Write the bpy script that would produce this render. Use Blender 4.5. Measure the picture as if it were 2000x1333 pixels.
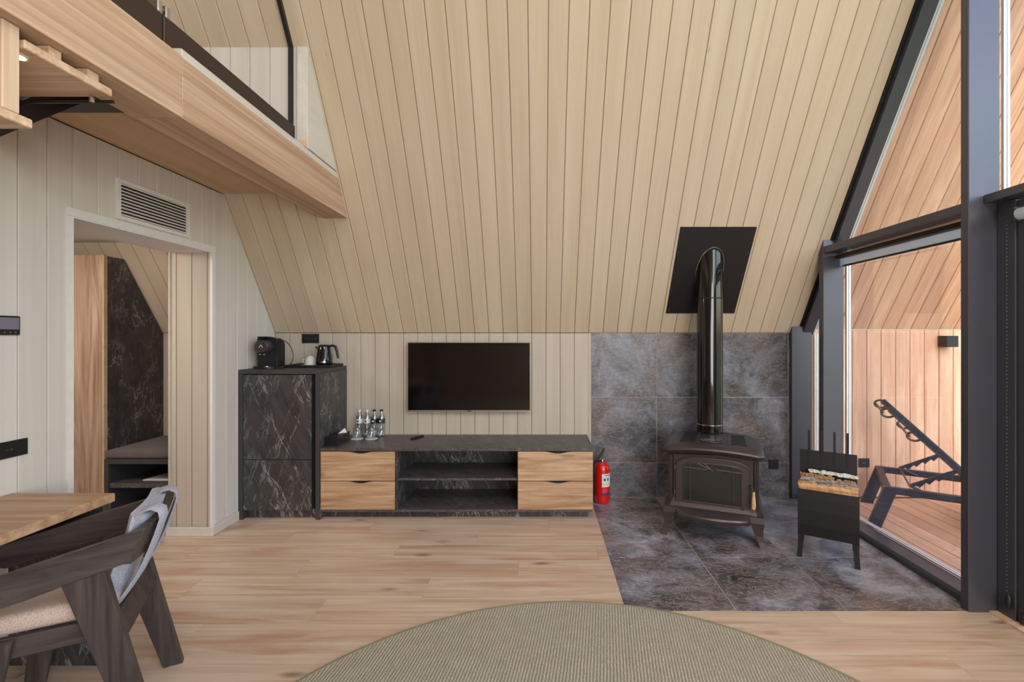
import bpy, bmesh, math, random
from mathutils import Vector, Matrix
random.seed(7)
PI = math.pi
S = bpy.context.scene
COL = S.collection
for o in list(bpy.data.objects): bpy.data.objects.remove(o)

# ------------------------------------------------------------------ camera
F = 913.0; HZ = 1.486
cam = bpy.data.cameras.new('camera'); cam.sensor_width = 36; cam.lens = F/2000*36
cam.shift_x = -0.0275; cam.shift_y = -0.00575; cam.clip_start = 0.05
co = bpy.data.objects.new('camera', cam); COL.objects.link(co)
co.location = (0, 0, HZ); co.rotation_euler = (PI/2, 0, 0)
S.camera = co

# ------------------------------------------------------------------ world, lamps, exposure
w = bpy.data.worlds.new('world'); S.world = w; w.use_nodes = True
wn = w.node_tree.nodes; wl = w.node_tree.links; wn.clear()
sky = wn.new('ShaderNodeTexSky'); sky.sky_type = 'NISHITA'; sky.sun_disc = False
sky.sun_elevation = math.radians(42); sky.sun_rotation = math.radians(200); sky.air_density = 1.2; sky.dust_density = 2.5
bg = wn.new('ShaderNodeBackground'); bg.inputs[1].default_value = 0.9
out = wn.new('ShaderNodeOutputWorld'); wl.new(sky.outputs[0], bg.inputs[0]); wl.new(bg.outputs[0], out.inputs[0])
def area(name, loc, target, sx, sy, power, color):
    l = bpy.data.lights.new(name, 'AREA'); l.shape = 'RECTANGLE'; l.size = sx; l.size_y = sy; l.energy = power; l.color = color
    o = bpy.data.objects.new(name, l); COL.objects.link(o); o.location = loc
    d = Vector(target)-Vector(loc); o.rotation_euler = d.to_track_quat('-Z', 'Y').to_euler()
    return o
area('ceiling_lamp_rear', (0.3, -0.9, 3.9), (0.0, 3.0, 0.4), 2.6, 1.6, 132, (1.0, 0.96, 0.92))
area('rear_window_light', (1.2, -2.0, 1.5), (-1.4, 3.4, 1.0), 2.6, 2.0, 150, (0.94, 0.97, 1.0))
area('hall_ceiling_lamp', (-3.35, 2.5, 2.19), (-3.35, 3.2, 0.4), .5, .5, 26, (1.0, 0.93, 0.86))
area('loft_fill_light', (-3.9, 1.2, 4.2), (-2.2, 2.8, 3.2), .9, .9, 22, (0.95, 0.98, 1.0))  # unseen fill light added to brighten the loft wall
S.view_settings.view_transform = 'Standard'; S.view_settings.look = 'None'
S.view_settings.gamma = 1; S.view_settings.use_curve_mapping = False
S.view_settings.exposure = -0.05

# ------------------------------------------------------------------ materials
def lin(c): return tuple(((v/255)/12.92 if v/255 <= .04045 else ((v/255+.055)/1.055)**2.4) for v in c)+(1,)
MATS = {}
class NT:
    def __init__(s, name):
        s.m = bpy.data.materials.new(name); s.m.use_nodes = True; s.t = s.m.node_tree
        s.b = s.t.nodes['Principled BSDF']; MATS[name] = s.m
    def n(s, typ, ins=None, **kw):
        nd = s.t.nodes.new(typ)
        for k, v in kw.items(): setattr(nd, k, v)
        for k, v in (ins or {}).items():
            i = nd.inputs[k]
            if isinstance(v, bpy.types.NodeSocket): s.t.links.new(v, i)
            else: i.default_value = v
        return nd
    def l(s, a, b): s.t.links.new(a, b)
    def math(s, op, a, b=0.0, c=None):
        ins = {0: a, 1: b}
        if c is not None: ins[2] = c
        return s.n('ShaderNodeMath', ins, operation=op).outputs[0]
    def mix(s, f, a, b, mode='MIX'):
        nd = s.n('ShaderNodeMix', data_type='RGBA', blend_type=mode)
        for i, v in ((0, f), (6, a), (7, b)):
            if isinstance(v, bpy.types.NodeSocket): s.l(v, nd.inputs[i])
            else: nd.inputs[i].default_value = v
        return nd.outputs[2]
    def vec(s, scale, rot=(0, 0, 0), rnd=True):
        c = s.n('ShaderNodeTexCoord').outputs['Object']
        if rnd:
            r = s.n('ShaderNodeObjectInfo').outputs['Random']
            k = s.math('MULTIPLY', r, 53.7)
            cc = s.n('ShaderNodeCombineXYZ', {0: k, 1: s.math('MULTIPLY', r, 91.3), 2: k}).outputs[0]
            c = s.n('ShaderNodeVectorMath', {0: c, 1: cc}, operation='ADD').outputs[0]
        return s.n('ShaderNodeMapping', {'Vector': c, 'Scale': scale, 'Rotation': rot}).outputs[0]
    def noise(s, v, sc, det=3, rough=.5, dist=0): return s.n('ShaderNodeTexNoise', {'Vector': v, 'Scale': sc, 'Detail': det, 'Roughness': rough, 'Distortion': dist}).outputs[0]
    def ramp(s, f, stops):
        r = s.n('ShaderNodeValToRGB', {0: f}); e = r.color_ramp.elements
        while len(e) < len(stops): e.new(.5)
        for x, (p, c) in zip(e, stops): x.position = p; x.color = c if len(c) == 4 else tuple(c)+(1,)
        return r.outputs[0]
    def bump(s, h, st, d=.01): s.l(s.n('ShaderNodeBump', {'Height': h, 'Strength': st, 'Distance': d}).outputs[0], s.b.inputs['Normal'])
def plain(name, c, rough=.5, metal=0, noise=.06, emit=0, coat=0, spec=.5):
    t = NT(name); v = t.vec((1, 1, 1), rnd=False); f = t.noise(v, 30, 3)
    c = lin(c)
    d = tuple(x*(1-noise*2) for x in c[:3])+(1,)
    t.l(t.mix(f, d, c), t.b.inputs['Base Color'])
    t.b.inputs['Roughness'].default_value = rough; t.b.inputs['Metallic'].default_value = metal
    t.b.inputs['Specular IOR Level'].default_value = spec
    if coat: t.b.inputs['Coat Weight'].default_value = coat
    if emit: t.b.inputs['Emission Color'].default_value = c; t.b.inputs['Emission Strength'].default_value = emit
    return t.m
def wood(name, c1, c2, axis='y', rough=.5, across=16, along=.8, knot=None, vary=.07, streak=.5, swirl=.6, kscale=1.0, spec=.35, contrast=(.35, .68), patch=None, kw=(.025, .07, .55), gate=.72, flat='z'):
    t = NT(name)
    sc = {'x': (along, across, across), 'y': (across, along, across), 'z': (across, across, along)}[axis]
    v = t.vec(sc)
    n1 = t.noise(v, 1.0, 5, .6, swirl)
    col = t.ramp(n1, [(contrast[0], lin(c2)), (contrast[1], lin(c1))])
    v2 = t.vec(tuple(x*5 if x > along else x*1.5 for x in sc))
    n2 = t.noise(v2, 1.0, 3)
    col = t.mix(streak, col, t.ramp(n2, [(.3, (.55, .55, .55)), (.65, (1.08, 1.08, 1.08))]), 'MULTIPLY')
    if patch:
        pv = t.vec({'x': (1.1, 7, 7), 'y': (7, 1.1, 7), 'z': (7, 7, 1.1)}[axis])
        pm = t.ramp(t.noise(pv, 1.0, 4, .6, .8), [(.52, (0, 0, 0)), (.70, (1, 1, 1))])
        col = t.mix(t.math('MULTIPLY', pm, patch[1]), col, lin(patch[0]))
    if knot:
        ks = {'x': (2.4, 7, 0), 'y': (7, 2.8, 0), 'z': (7, 0, 2.4)}[axis]
        if flat == 'y': ks = (ks[0], 0, 7)
        kv = t.vec(tuple(k*kscale for k in ks))
        vo = t.n('ShaderNodeTexVoronoi', {'Vector': kv, 'Scale': 1.0}); gt = t.math('GREATER_THAN', t.n('ShaderNodeSeparateColor', {0: vo.outputs['Color']}).outputs[0], gate); vo = vo.outputs['Distance']
        k = t.ramp(vo, [(kw[0], (1, 1, 1)), (kw[1], (0, 0, 0))])
        col = t.mix(t.math('MULTIPLY', t.math('MULTIPLY', k, gt), kw[2]), col, lin(knot))
    r = t.n('ShaderNodeObjectInfo').outputs['Random']
    val = t.math('MULTIPLY_ADD', r, vary*2, 1-vary)
    hsv = t.n('ShaderNodeHueSaturation', {'Color': col, 'Value': val})
    t.l(hsv.outputs[0], t.b.inputs['Base Color'])
    t.b.inputs['Roughness'].default_value = rough; t.b.inputs['Specular IOR Level'].default_value = spec
    t.bump(n2, .12, .002)
    return t.m
def marble(name, dark, mid, vein, rot=(0, .45, 0), amt=.62, st=(6, 6, .8)):
    t = NT(name)
    c = t.n('ShaderNodeTexCoord').outputs['Object']
    wv = t.n('ShaderNodeTexNoise', {'Vector': c, 'Scale': 5.0, 'Detail': 4}).outputs[1]
    off = t.n('ShaderNodeVectorMath', {0: wv, 'Scale': .06}, operation='SCALE').outputs[0]
    c = t.n('ShaderNodeVectorMath', {0: c, 1: off}, operation='ADD').outputs[0]
    def veins(ry, loc, w0):
        v = t.n('ShaderNodeMapping', {'Vector': c, 'Rotation': (rot[0], rot[1]*ry, rot[2]*ry), 'Location': loc}).outputs[0]
        v = t.n('ShaderNodeMapping', {'Vector': v, 'Scale': st}).outputs[0]
        n = t.noise(v, 1.0, 5, .62, .15)
        return t.ramp(t.math('ABSOLUTE', t.math('SUBTRACT', n, .5)), [(.0, (1, 1, 1)), (w0, (0, 0, 0))])
    vn = t.math('MAXIMUM', veins(1.0, (0, 0, 0), .013), t.math('MULTIPLY', veins(-.75, (3, 1, 2), .012), .6))
    m = t.noise(c, 5.0, 4); mk = t.ramp(m, [(.36, (0, 0, 0)), (.58, (1, 1, 1))])
    v3 = t.n('ShaderNodeMapping', {'Vector': c, 'Rotation': rot}).outputs[0]
    v3 = t.n('ShaderNodeMapping', {'Vector': v3, 'Scale': tuple(x*4 for x in st)}).outputs[0]
    n3 = t.noise(v3, 1.0, 5, .75)
    base = t.mix(t.ramp(n3, [(.35, (0, 0, 0)), (.75, (1, 1, 1))]), lin(dark), lin(mid))
    br = t.ramp(t.noise(c, 2.6, 2), [(.48, (0, 0, 0)), (.62, (1, 1, 1))])
    base = t.mix(t.math('MULTIPLY', br, .4), base, lin((80, 66, 63)))
    f = t.math('MULTIPLY', t.math('MULTIPLY', vn, mk), amt)
    t.l(t.mix(f, base, lin(vein)), t.b.inputs['Base Color'])
    t.b.inputs['Roughness'].default_value = .40; t.bump(n3, .12, .002)
    return t.m
def slate(name, gain=1.0, rough=.36):
    t = NT(name); v = t.vec((1, 1, 1))
    n1 = t.noise(v, 3.2, 7, .62, .6); n2 = t.noise(v, 2.0, 5, .6, 1.0); n3 = t.noise(v, 34, 4, .65)
    col = t.ramp(n1, [(.32, lin((42, 39, 40))), (.46, lin((82, 79, 82))), (.58, lin((120, 120, 127))), (.72, lin((164, 162, 167)))])
    rust = t.ramp(n2, [(.46, (0, 0, 0)), (.62, (1, 1, 1))])
    col = t.mix(t.math('MULTIPLY', rust, .48), col, lin((112, 86, 72)))
    v4 = t.n('ShaderNodeMapping', {'Vector': v, 'Scale': (7, 16, 12)}).outputs[0]
    n4 = t.noise(v4, 1.0, 6, .7, 1.2); fl = t.ramp(t.math('ABSOLUTE', t.math('SUBTRACT', n4, .5)), [(.0, (1, 1, 1)), (.028, (0, 0, 0))])
    col = t.mix(t.math('MULTIPLY', fl, .55), col, lin((172, 162, 156)))
    col = t.mix(.6, col, t.ramp(n3, [(.3, (.6, .6, .6)), (.7, (1.25, 1.25, 1.25))]), 'MULTIPLY')
    r = t.n('ShaderNodeObjectInfo').outputs['Random']
    t.l(t.n('ShaderNodeHueSaturation', {'Color': col, 'Value': t.math('MULTIPLY_ADD', r, .3*gain, .85*gain)}).outputs[0], t.b.inputs['Base Color'])
    t.b.inputs['Roughness'].default_value = rough; t.bump(n3, .2, .003)
    return t.m
def glass(name, tint=(1, 1, 1), refl=.06):
    t = NT(name); tr = t.n('ShaderNodeBsdfTransparent', {0: tint+(1,)}); gl = t.n('ShaderNodeBsdfGlossy', {'Roughness': .0})
    lw = t.n('ShaderNodeLayerWeight', {'Blend': refl*4})
    mx = t.n('ShaderNodeMixShader', {0: t.math('MULTIPLY', lw.outputs['Fresnel'], .35), 1: tr.outputs[0], 2: gl.outputs[0]})
    t.l(mx.outputs[0], t.t.nodes['Material Output'].inputs[0])
    return t.m
def fabric(name, c1, c2, sc=220, rough=.95, rib=None):
    t = NT(name); v = t.vec((1, 1, 1), rnd=False); n = t.noise(v, sc, 2, .7); n2 = t.noise(v, 14, 3)
    col = t.ramp(n, [(.35, lin(c2)), (.65, lin(c1))])
    col = t.mix(.4, col, t.ramp(n2, [(.3, (.8, .8, .8)), (.7, (1.1, 1.1, 1.1))]), 'MULTIPLY')
    h = n
    if rib:
        x = t.n('ShaderNodeSeparateXYZ', {0: t.n('ShaderNodeMapping', {'Vector': v, 'Rotation': (0, 0, .14)}).outputs[0]}).outputs[0]
        jit = t.math('MULTIPLY', t.math('SUBTRACT', t.noise(v, 45, 3), .5), .5)
        wv = t.math('SINE', t.math('ADD', t.math('MULTIPLY', x, 2*PI/rib), t.math('MULTIPLY', jit, 7.0)))
        wv = t.math('MULTIPLY_ADD', wv, .5, .5)
        col = t.mix(t.math('MULTIPLY', t.math('SUBTRACT', 1.0, wv), .7), col, lin((104, 96, 78)))
        h = t.math('ADD', t.math('MULTIPLY', n, .4), wv)
    t.l(col, t.b.inputs['Base Color']); t.b.inputs['Roughness'].default_value = rough; t.b.inputs['Specular IOR Level'].default_value = .1
    t.b.inputs['Sheen Weight'].default_value = .15
    t.bump(h, .5, .003)
    return t.m

M_board = wood('whitewashed_spruce', (201, 183, 158), (192, 172, 145), 'y', .62, 9, .5, (158, 130, 102), .028, .08, .5, 1.0)
M_wall = wood('whitewashed_spruce_lit', (211, 203, 191), (203, 194, 180), 'y', .62, 9, .5, (165, 148, 130), .025, .08, .5, 1.0)  # same spruce, whiter: cool window light put into the colour
M_back = wood('whitewashed_spruce_dim', (190, 177, 158), (181, 167, 147), 'y', .62, 9, .5, (152, 134, 112), .025, .08, .5, 1.0)  # same spruce toned down: the back wall's weaker light put into the colour
M_groove = plain('groove_shade_wood', (120, 94, 68), .9)  # darker than the boards: groove shade put into the backing colour
M_out = wood('stained_cedar', (220, 180, 150), (200, 151, 120), 'y', .55, 13, .75, (166, 116, 88), .05, .34, 1.6, .8, .35, (.35, .68), ((230, 194, 166), .5))
M_outgroove = plain('cedar_groove', (120, 70, 45), .8)
M_deck = wood('deck_cedar', (218, 172, 140), (200, 150, 118), 'y', .6, 15, .9, None, .09, .35, 1.0)
M_floor = wood('oak_laminate', (212, 188, 163), (186, 152, 124), 'x', .40, 9, .55, (108, 74, 52), .03, .36, 1.8, .62, .4, (.28, .58), ((176, 126, 94), .6), (.02, .12, .8), .42)
M_fgroove = plain('laminate_joint', (178, 146, 118), .7)
M_beam = wood('glulam_oak', (206, 177, 150), (178, 140, 110), 'y', .5, 17, .45, None, .03, .50, 1.0)
M_soffit = wood('soffit_oak', (206, 176, 144), (192, 158, 124), 'y', .55, 10, .5, (150, 115, 80), .04, .15, 1.0)
M_stair = wood('stair_ash', (226, 196, 166), (202, 164, 130), 'x', .5, 20, .8, None, .03, .35, .8)
M_stairv = wood('stair_ash_upright', (226, 202, 174), (204, 172, 140), 'z', .5, 20, .8, None, .03, .35, .8)
M_drawer = wood('rustic_oak', (198, 162, 126), (152, 112, 80), 'x', .45, 13, .9, (92, 58, 36), .04, .40, 2.2, .7, .4, (.30, .62), ((150, 102, 66), .6), (.03, .16, .8), .6, 'y')
M_ward = wood('wardrobe_oak', (204, 172, 146), (152, 116, 92), 'z', .5, 10, .7, None, .03, .35, 2.0)
M_table = wood('table_oak', (202, 166, 130), (168, 128, 94), 'x', .4, 11, .7, None, .02, .35, 1.4)
M_black = plain('matt_black_metal', (36, 34, 35), .42, .3)
M_frame = plain('anthracite_aluminium', (88, 88, 96), .36, .5, .02)
M_brown = plain('bronze_steel', (66, 52, 44), .5, .4)
M_alu = plain('aluminium_spacer', (225, 226, 224), .35, .2)
M_marble = marble('black_marble_laminate', (42, 40, 40), (76, 72, 71), (180, 175, 172))
M_marbleh = marble('black_marble_top', (56, 51, 51), (100, 92, 90), (165, 155, 150), (0, .3, .8), .4, (1.4, 9, 9))
M_edge = plain('dark_edge_band', (60, 57, 57), .5)
M_dark = plain('dark_void', (22, 21, 22), .8)
M_slate = slate('slate_tile_dim', .74)  # same slate as the floor, dimmer wall light put into the colour
M_slatef = slate('slate_tile_lit', 1.35, .28)  # same slate brightened: window reflection on the floor put into the colour
M_grout = plain('tile_grout', (196, 184, 174), .9)
M_white = plain('white_paint', (226, 222, 212), .5)
M_plaster = plain('plaster', (226, 224, 228), .85, 0, .01)
M_iron = plain('cast_iron_enamel', (74, 64, 61), .34, .35, .05)
M_irond = plain('cast_iron_dark', (36, 32, 31), .5, .3)
M_pipe = plain('black_enamel_pipe', (24, 22, 22), .12, .4, .02, 0, .6)
M_chrome = plain('chrome', (205, 205, 208), .15, 1, .02)
M_glass = glass('window_glass')
M_bglass = glass('balustrade_glass', (1, 1, 1), .012)
M_cglass = glass('clear_glass', (.98, .985, .985), .2)
M_lglass = glass('bottle_plastic', (.985, .99, .99), .22)
M_chairw = wood('black_stained_ash', (82, 72, 67), (52, 45, 43), 'x', .40, 26, 2.5, None, .03, .35, .8)
M_chairl = wood('black_stained_ash_leg', (82, 72, 67), (52, 45, 43), 'z', .40, 26, 2.5, None, .03, .35, .8)
M_cushion = fabric('grey_blue_weave', (190, 188, 198), (150, 148, 160))
M_seat = fabric('beige_weave', (206, 184, 168), (170, 150, 138))
M_bench = fabric('taupe_cloth', (112, 98, 94), (88, 76, 74), 300)
M_rug = fabric('sage_rug', (200, 191, 170), (158, 148, 128), 240, .95, .0145)
M_rugedge = fabric('rug_binding', (150, 146, 112), (124, 120, 90), 260)
M_tv = plain('tv_screen', (9, 8, 9), .10, 0, .02, 0, 0, .6)
M_red = plain('extinguisher_red', (206, 22, 18), .25, 0, .02, 0, .5)
M_blue = plain('label_blue', (40, 60, 120), .5)
M_led = plain('led_lamp', (255, 214, 170), .5, 0, 0, 14)
M_blindl = plain('blind_fabric_light', (214, 220, 224), .8, 0, .02)
_t = M_blindl.node_tree; _tr = _t.nodes.new('ShaderNodeBsdfTranslucent'); _tr.inputs[0].default_value = (.8, .82, .84, 1); _mx = _t.nodes.new('ShaderNodeMixShader'); _mx.inputs[0].default_value = .5
_t.links.new(_t.nodes['Principled BSDF'].outputs[0], _mx.inputs[1]); _t.links.new(_tr.outputs[0], _mx.inputs[2]); _t.links.new(_mx.outputs[0], _t.nodes['Material Output'].inputs[0])
M_blindd = plain('blind_fabric_dark', (132, 118, 114), .8, 0, .03)
M_lounger = plain('lounger_metal', (52, 54, 66), .4, .4)
M_mesh = plain('lounger_mesh', (110, 118, 140), .7)
M_log = wood('split_log', (208, 168, 124), (150, 100, 62), 'x', .8, 40, 2, None, .2, .5, 1.2)
M_bark = wood('birch_bark', (186, 178, 168), (92, 82, 76), 'x', .9, 60, 6, None, .1, .6, 2.0)
M_grip = wood('handle_wood', (214, 178, 130), (176, 132, 88), 'z', .4, 30, 2, None, 0, .2)
M_grass = fabric('grass', (98, 120, 62), (62, 84, 38), 9)
M_screen = plain('panel_screen', (118, 116, 128), .25)
M_pink = plain('sachet_pink', (224, 120, 140), .5)
M_teal = fabric('teal_cloth', (60, 110, 130), (36, 70, 90), 80)

# ------------------------------------------------------------------ mesh helpers
def link(name, me, mat, parent=None, smooth=False, label=None):
    o = bpy.data.objects.new(name, me)
    if mat: me.materials.append(mat)
    COL.objects.link(o)
    if parent: o.parent = parent
    if smooth:
        for p in me.polygons: p.use_smooth = True
        try: me.set_sharp_from_angle(angle=math.radians(smooth if smooth is not True else 40))
        except Exception: pass
    if label: o['label'] = label
    return o
def obj(name, bm, mat, parent=None, smooth=False, label=None, kind=None):
    me = bpy.data.meshes.new(name)
    bmesh.ops.recalc_face_normals(bm, faces=bm.faces)
    bm.to_mesh(me); bm.free()
    o = link(name, me, mat, parent, smooth, label)
    if kind: o['kind'] = kind
    return o
def tag(o, label, cat, group=None):
    o['label'] = label; o['category'] = cat
    if group: o['group'] = group
    return o
def thing(name, label, cat, loc=(0, 0, 0), rz=0, group=None):
    o = bpy.data.objects.new(name, None); COL.objects.link(o); o.location = loc; o.rotation_euler = (0, 0, rz)
    o.empty_display_size = .1
    return tag(o, label, cat, group)
def dup(root, loc, label=None, rz=None):
    r = root.copy(); COL.objects.link(r); r.location = loc
    if rz is not None: r.rotation_euler = (0, 0, rz)
    if label: r['label'] = label
    for ch in list(root.children):
        c = ch.copy(); COL.objects.link(c); c.parent = r
        for g in list(ch.children):
            d = g.copy(); COL.objects.link(d); d.parent = c
    return r
def new(): return bmesh.new()
def box(bm, x0, x1, y0, y1, z0, z1, bev=0, seg=1):
    vs = [bm.verts.new((x, y, z)) for z in (z0, z1) for y in (y0, y1) for x in (x0, x1)]
    fs = [bm.faces.new([vs[i] for i in q]) for q in ((0, 2, 3, 1), (4, 5, 7, 6), (0, 1, 5, 4), (2, 6, 7, 3), (0, 4, 6, 2), (1, 3, 7, 5))]
    if bev:
        es = list({e for f in fs for e in f.edges})
        bmesh.ops.bevel(bm, geom=es, offset=bev, segments=seg, affect='EDGES', profile=.5)
    return bm
def B(x0, x1, y0, y1, z0, z1, bev=0, seg=1): return box(new(), x0, x1, y0, y1, z0, z1, bev, seg)
def prism(bm, pts, axis, a, b, bev=0):
    """extrude polygon pts (2D) along axis from a to b. axis 'y': pts=(x,z); 'x': pts=(y,z); 'z': pts=(x,y)"""
    def mk(p, t):
        return {'y': (p[0], t, p[1]), 'x': (t, p[0], p[1]), 'z': (p[0], p[1], t)}[axis]
    v0 = [bm.verts.new(mk(p, a)) for p in pts]; v1 = [bm.verts.new(mk(p, b)) for p in pts]
    n = len(pts); fs = [bm.faces.new(v0), bm.faces.new(v1[::-1])]
    for i in range(n): fs.append(bm.faces.new((v0[i], v1[i], v1[(i+1) % n], v0[(i+1) % n])))
    if bev:
        es = list({e for f in fs[:2] for e in f.edges})
        bmesh.ops.bevel(bm, geom=es, offset=bev, segments=1, affect='EDGES')
    return bm
def lathe(bm, prof, n=24, cx=0, cy=0, cap=True):
    rings = []
    for r, z in prof:
        rings.append([bm.verts.new((cx+max(r, 1e-4)*math.cos(2*PI*i/n), cy+max(r, 1e-4)*math.sin(2*PI*i/n), z)) for i in range(n)])
    for a, b in zip(rings, rings[1:]):
        for i in range(n): bm.faces.new((a[i], a[(i+1) % n], b[(i+1) % n], b[i]))
    if cap: bm.faces.new(rings[0][::-1]); bm.faces.new(rings[-1])
    return bm
def tube(bm, pts, r, n=8, closed=False, cap=True):
    pts = [Vector(p) for p in pts]; m = len(pts); rings = []
    rr = r if isinstance(r, (list, tuple)) else [r]*m
    up0 = None
    for i, p in enumerate(pts):
        if closed: d = (pts[(i+1) % m]-pts[i-1])
        else: d = pts[min(i+1, m-1)]-pts[max(i-1, 0)]
        d.normalize()
        if up0 is None:
            up0 = Vector((0, 0, 1)) if abs(d.z) < .9 else Vector((1, 0, 0))
        a = d.cross(up0)
        if a.length < 1e-5: a = d.orthogonal()
        a.normalize(); b = d.cross(a).normalized(); up0 = -b if True else up0
        up0 = a.cross(d).normalized() if a.cross(d).dot(up0) > 0 else -a.cross(d).normalized()
        rings.append([bm.verts.new(p+(a*math.cos(2*PI*k/n)+up0*math.sin(2*PI*k/n))*rr[i]) for k in range(n)])
    prs = list(zip(rings, rings[1:]))+([(rings[-1], rings[0])] if closed else [])
    for a, b in prs:
        for k in range(n): bm.faces.new((a[k], a[(k+1) % n], b[(k+1) % n], b[k]))
    if cap and not closed: bm.faces.new(rings[0]); bm.faces.new(rings[-1][::-1])
    return bm
def loft(bm, rings, cap=True, closed=True):
    R = [[bm.verts.new(p) for p in r] for r in rings]; n = len(R[0])
    for a, b in zip(R, R[1:]):
        for k in range(n if closed else n-1): bm.faces.new((a[k], a[(k+1) % n], b[(k+1) % n], b[k]))
    if cap: bm.faces.new(R[0][::-1]); bm.faces.new(R[-1])
    return bm
def clip(poly, ax, val, keep_gt):
    res = []; n = len(poly)
    for i in range(n):
        a, b = poly[i], poly[(i+1) % n]
        ia = (a[ax] >= val) == keep_gt or abs(a[ax]-val) < 1e-9; ib = (b[ax] >= val) == keep_gt or abs(b[ax]-val) < 1e-9
        if ia: res.append(a)
        if ia != ib:
            t = (val-a[ax])/(b[ax]-a[ax]); res.append((a[0]+(b[0]-a[0])*t, a[1]+(b[1]-a[1])*t))
    return res
def cliprect(poly, u0, u1, v0, v1):
    for ax, val, k in ((0, u0, True), (0, u1, False), (1, v0, True), (1, v1, False)):
        poly = clip(poly, ax, val, k)
        if len(poly) < 3: return []
    q = []
    for p in poly:
        if not q or (abs(p[0]-q[-1][0])+abs(p[1]-q[-1][1])) > 1e-4: q.append(p)
    if len(q) > 1 and abs(q[0][0]-q[-1][0])+abs(q[0][1]-q[-1][1]) < 1e-4: q.pop()
    return q if len(q) >= 3 else []
def area2(p): return sum(p[i][0]*p[(i+1) % len(p)][1]-p[(i+1) % len(p)][0]*p[i][1] for i in range(len(p)))/2
def inset(poly, d):
    n = len(poly); res = []
    for i in range(n):
        p0, p1, p2 = Vector(poly[i-1]), Vector(poly[i]), Vector(poly[(i+1) % n])
        e1 = (p1-p0).normalized(); e2 = (p2-p1).normalized()
        n1 = Vector((-e1.y, e1.x)); n2 = Vector((-e2.y, e2.x))
        k = 1+n1.dot(n2)
        res.append(tuple(p1+(n1+n2)*(d/max(k, .3))))
    return res
PLM = {}
def plane(o, u, v):
    u, v = Vector(u).normalized(), Vector(v).normalized(); n = u.cross(v)
    return Matrix(((u.x, v.x, n.x, o[0]), (u.y, v.y, n.y, o[1]), (u.z, v.z, n.z, o[2]), (0, 0, 0, 1)))
def piece(name, poly, mtx, mat, parent, t=.014, gap=.0015, ch=.003, center=True):
    """one board or tile: front face on the plane, body behind it"""
    if area2(poly) < 0: poly = poly[::-1]
    if abs(area2(poly)) < 4e-4: return None
    cx = sum(p[0] for p in poly)/len(poly); cy = sum(p[1] for p in poly)/len(poly)
    poly = [(p[0]-cx, p[1]-cy) for p in poly]
    key = (name, mat.name, t, gap, ch, tuple((round(a, 4), round(b, 4)) for a, b in poly))
    me = PLM.get(key)
    if me is None:
        bm = new(); o = inset(poly, gap); f = inset(poly, gap+ch)
        A = [bm.verts.new((p[0], p[1], -t)) for p in o]; Bv = [bm.verts.new((p[0], p[1], -ch)) for p in o]; C = [bm.verts.new((p[0], p[1], 0)) for p in f]
        n = len(o)
        for i in range(n):
            j = (i+1) % n
            bm.faces.new((A[i], A[j], Bv[j], Bv[i])); bm.faces.new((Bv[i], Bv[j], C[j], C[i]))
        bm.faces.new(C); bm.faces.new(A[::-1])
        me = bpy.data.meshes.new(name); bm.to_mesh(me); bm.free(); me.materials.append(mat); PLM[key] = me
    o = bpy.data.objects.new(name, me); COL.objects.link(o); o.parent = parent
    o.matrix_basis = mtx @ Matrix.Translation((cx, cy, 0))
    return o
def boards(name, polys, mtx, mat, parent, u0, wid, t=.014, gap=.0015, ch=.003):
    """clip vertical strips (constant u) out of convex polygons"""
    for poly in polys:
        us = [p[0] for p in poly]
        k0 = math.floor((min(us)-u0)/wid+1e-6); k1 = math.ceil((max(us)-u0)/wid-1e-6)
        for k in range(k0, k1):
            q = cliprect(poly, u0+k*wid, u0+(k+1)*wid, -99, 99)
            if q: piece(name, q, mtx, mat, parent, t, gap, ch)
def slab(name, polys, mtx, mat, z0, z1, parent=None, kind='structure'):
    bm = new()
    for p in polys:
        if area2(p) < 0: p = p[::-1]
        a = [bm.verts.new(mtx @ Vector((x, y, z0))) for x, y in p]; b = [bm.verts.new(mtx @ Vector((x, y, z1))) for x, y in p]
        bm.faces.new(a[::-1]); bm.faces.new(b)
        for i in range(len(p)): bm.faces.new((a[i], a[(i+1) % len(p)], b[(i+1) % len(p)], b[i]))
    o = obj(name, bm, mat, parent)
    if kind and not parent: o['kind'] = kind
    return o

# ------------------------------------------------------------------ geometry constants
YB = 4.28; ZK = 1.505; TA = 1.54; AL = math.atan(TA); CA, SA = math.cos(AL), math.sin(AL)
def roofz(y, z0=ZK): return z0+TA*(YB-y)
BW = .1304; BX = -1.252
YR = .9; YF = 2*YR-YB           # ridge, rear knee wall
P_roof = plane((0, YB, ZK), (1, 0, 0), (0, -CA, SA))
P_back = plane((0, YB, 0), (1, 0, 0), (0, 0, 1))
P_left = plane((-2.43, 0, 0), (0, 1, 0), (0, 0, 1))
P_floor = plane((0, 0, 0), (1, 0, 0), (0, 1, 0))
Lr = (YB-YR)/CA
XR = 2.355; XL = -4.25; ZLF = 2.568
def sv(y): return (YB-y)/CA     # slope coordinate of a y

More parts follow.
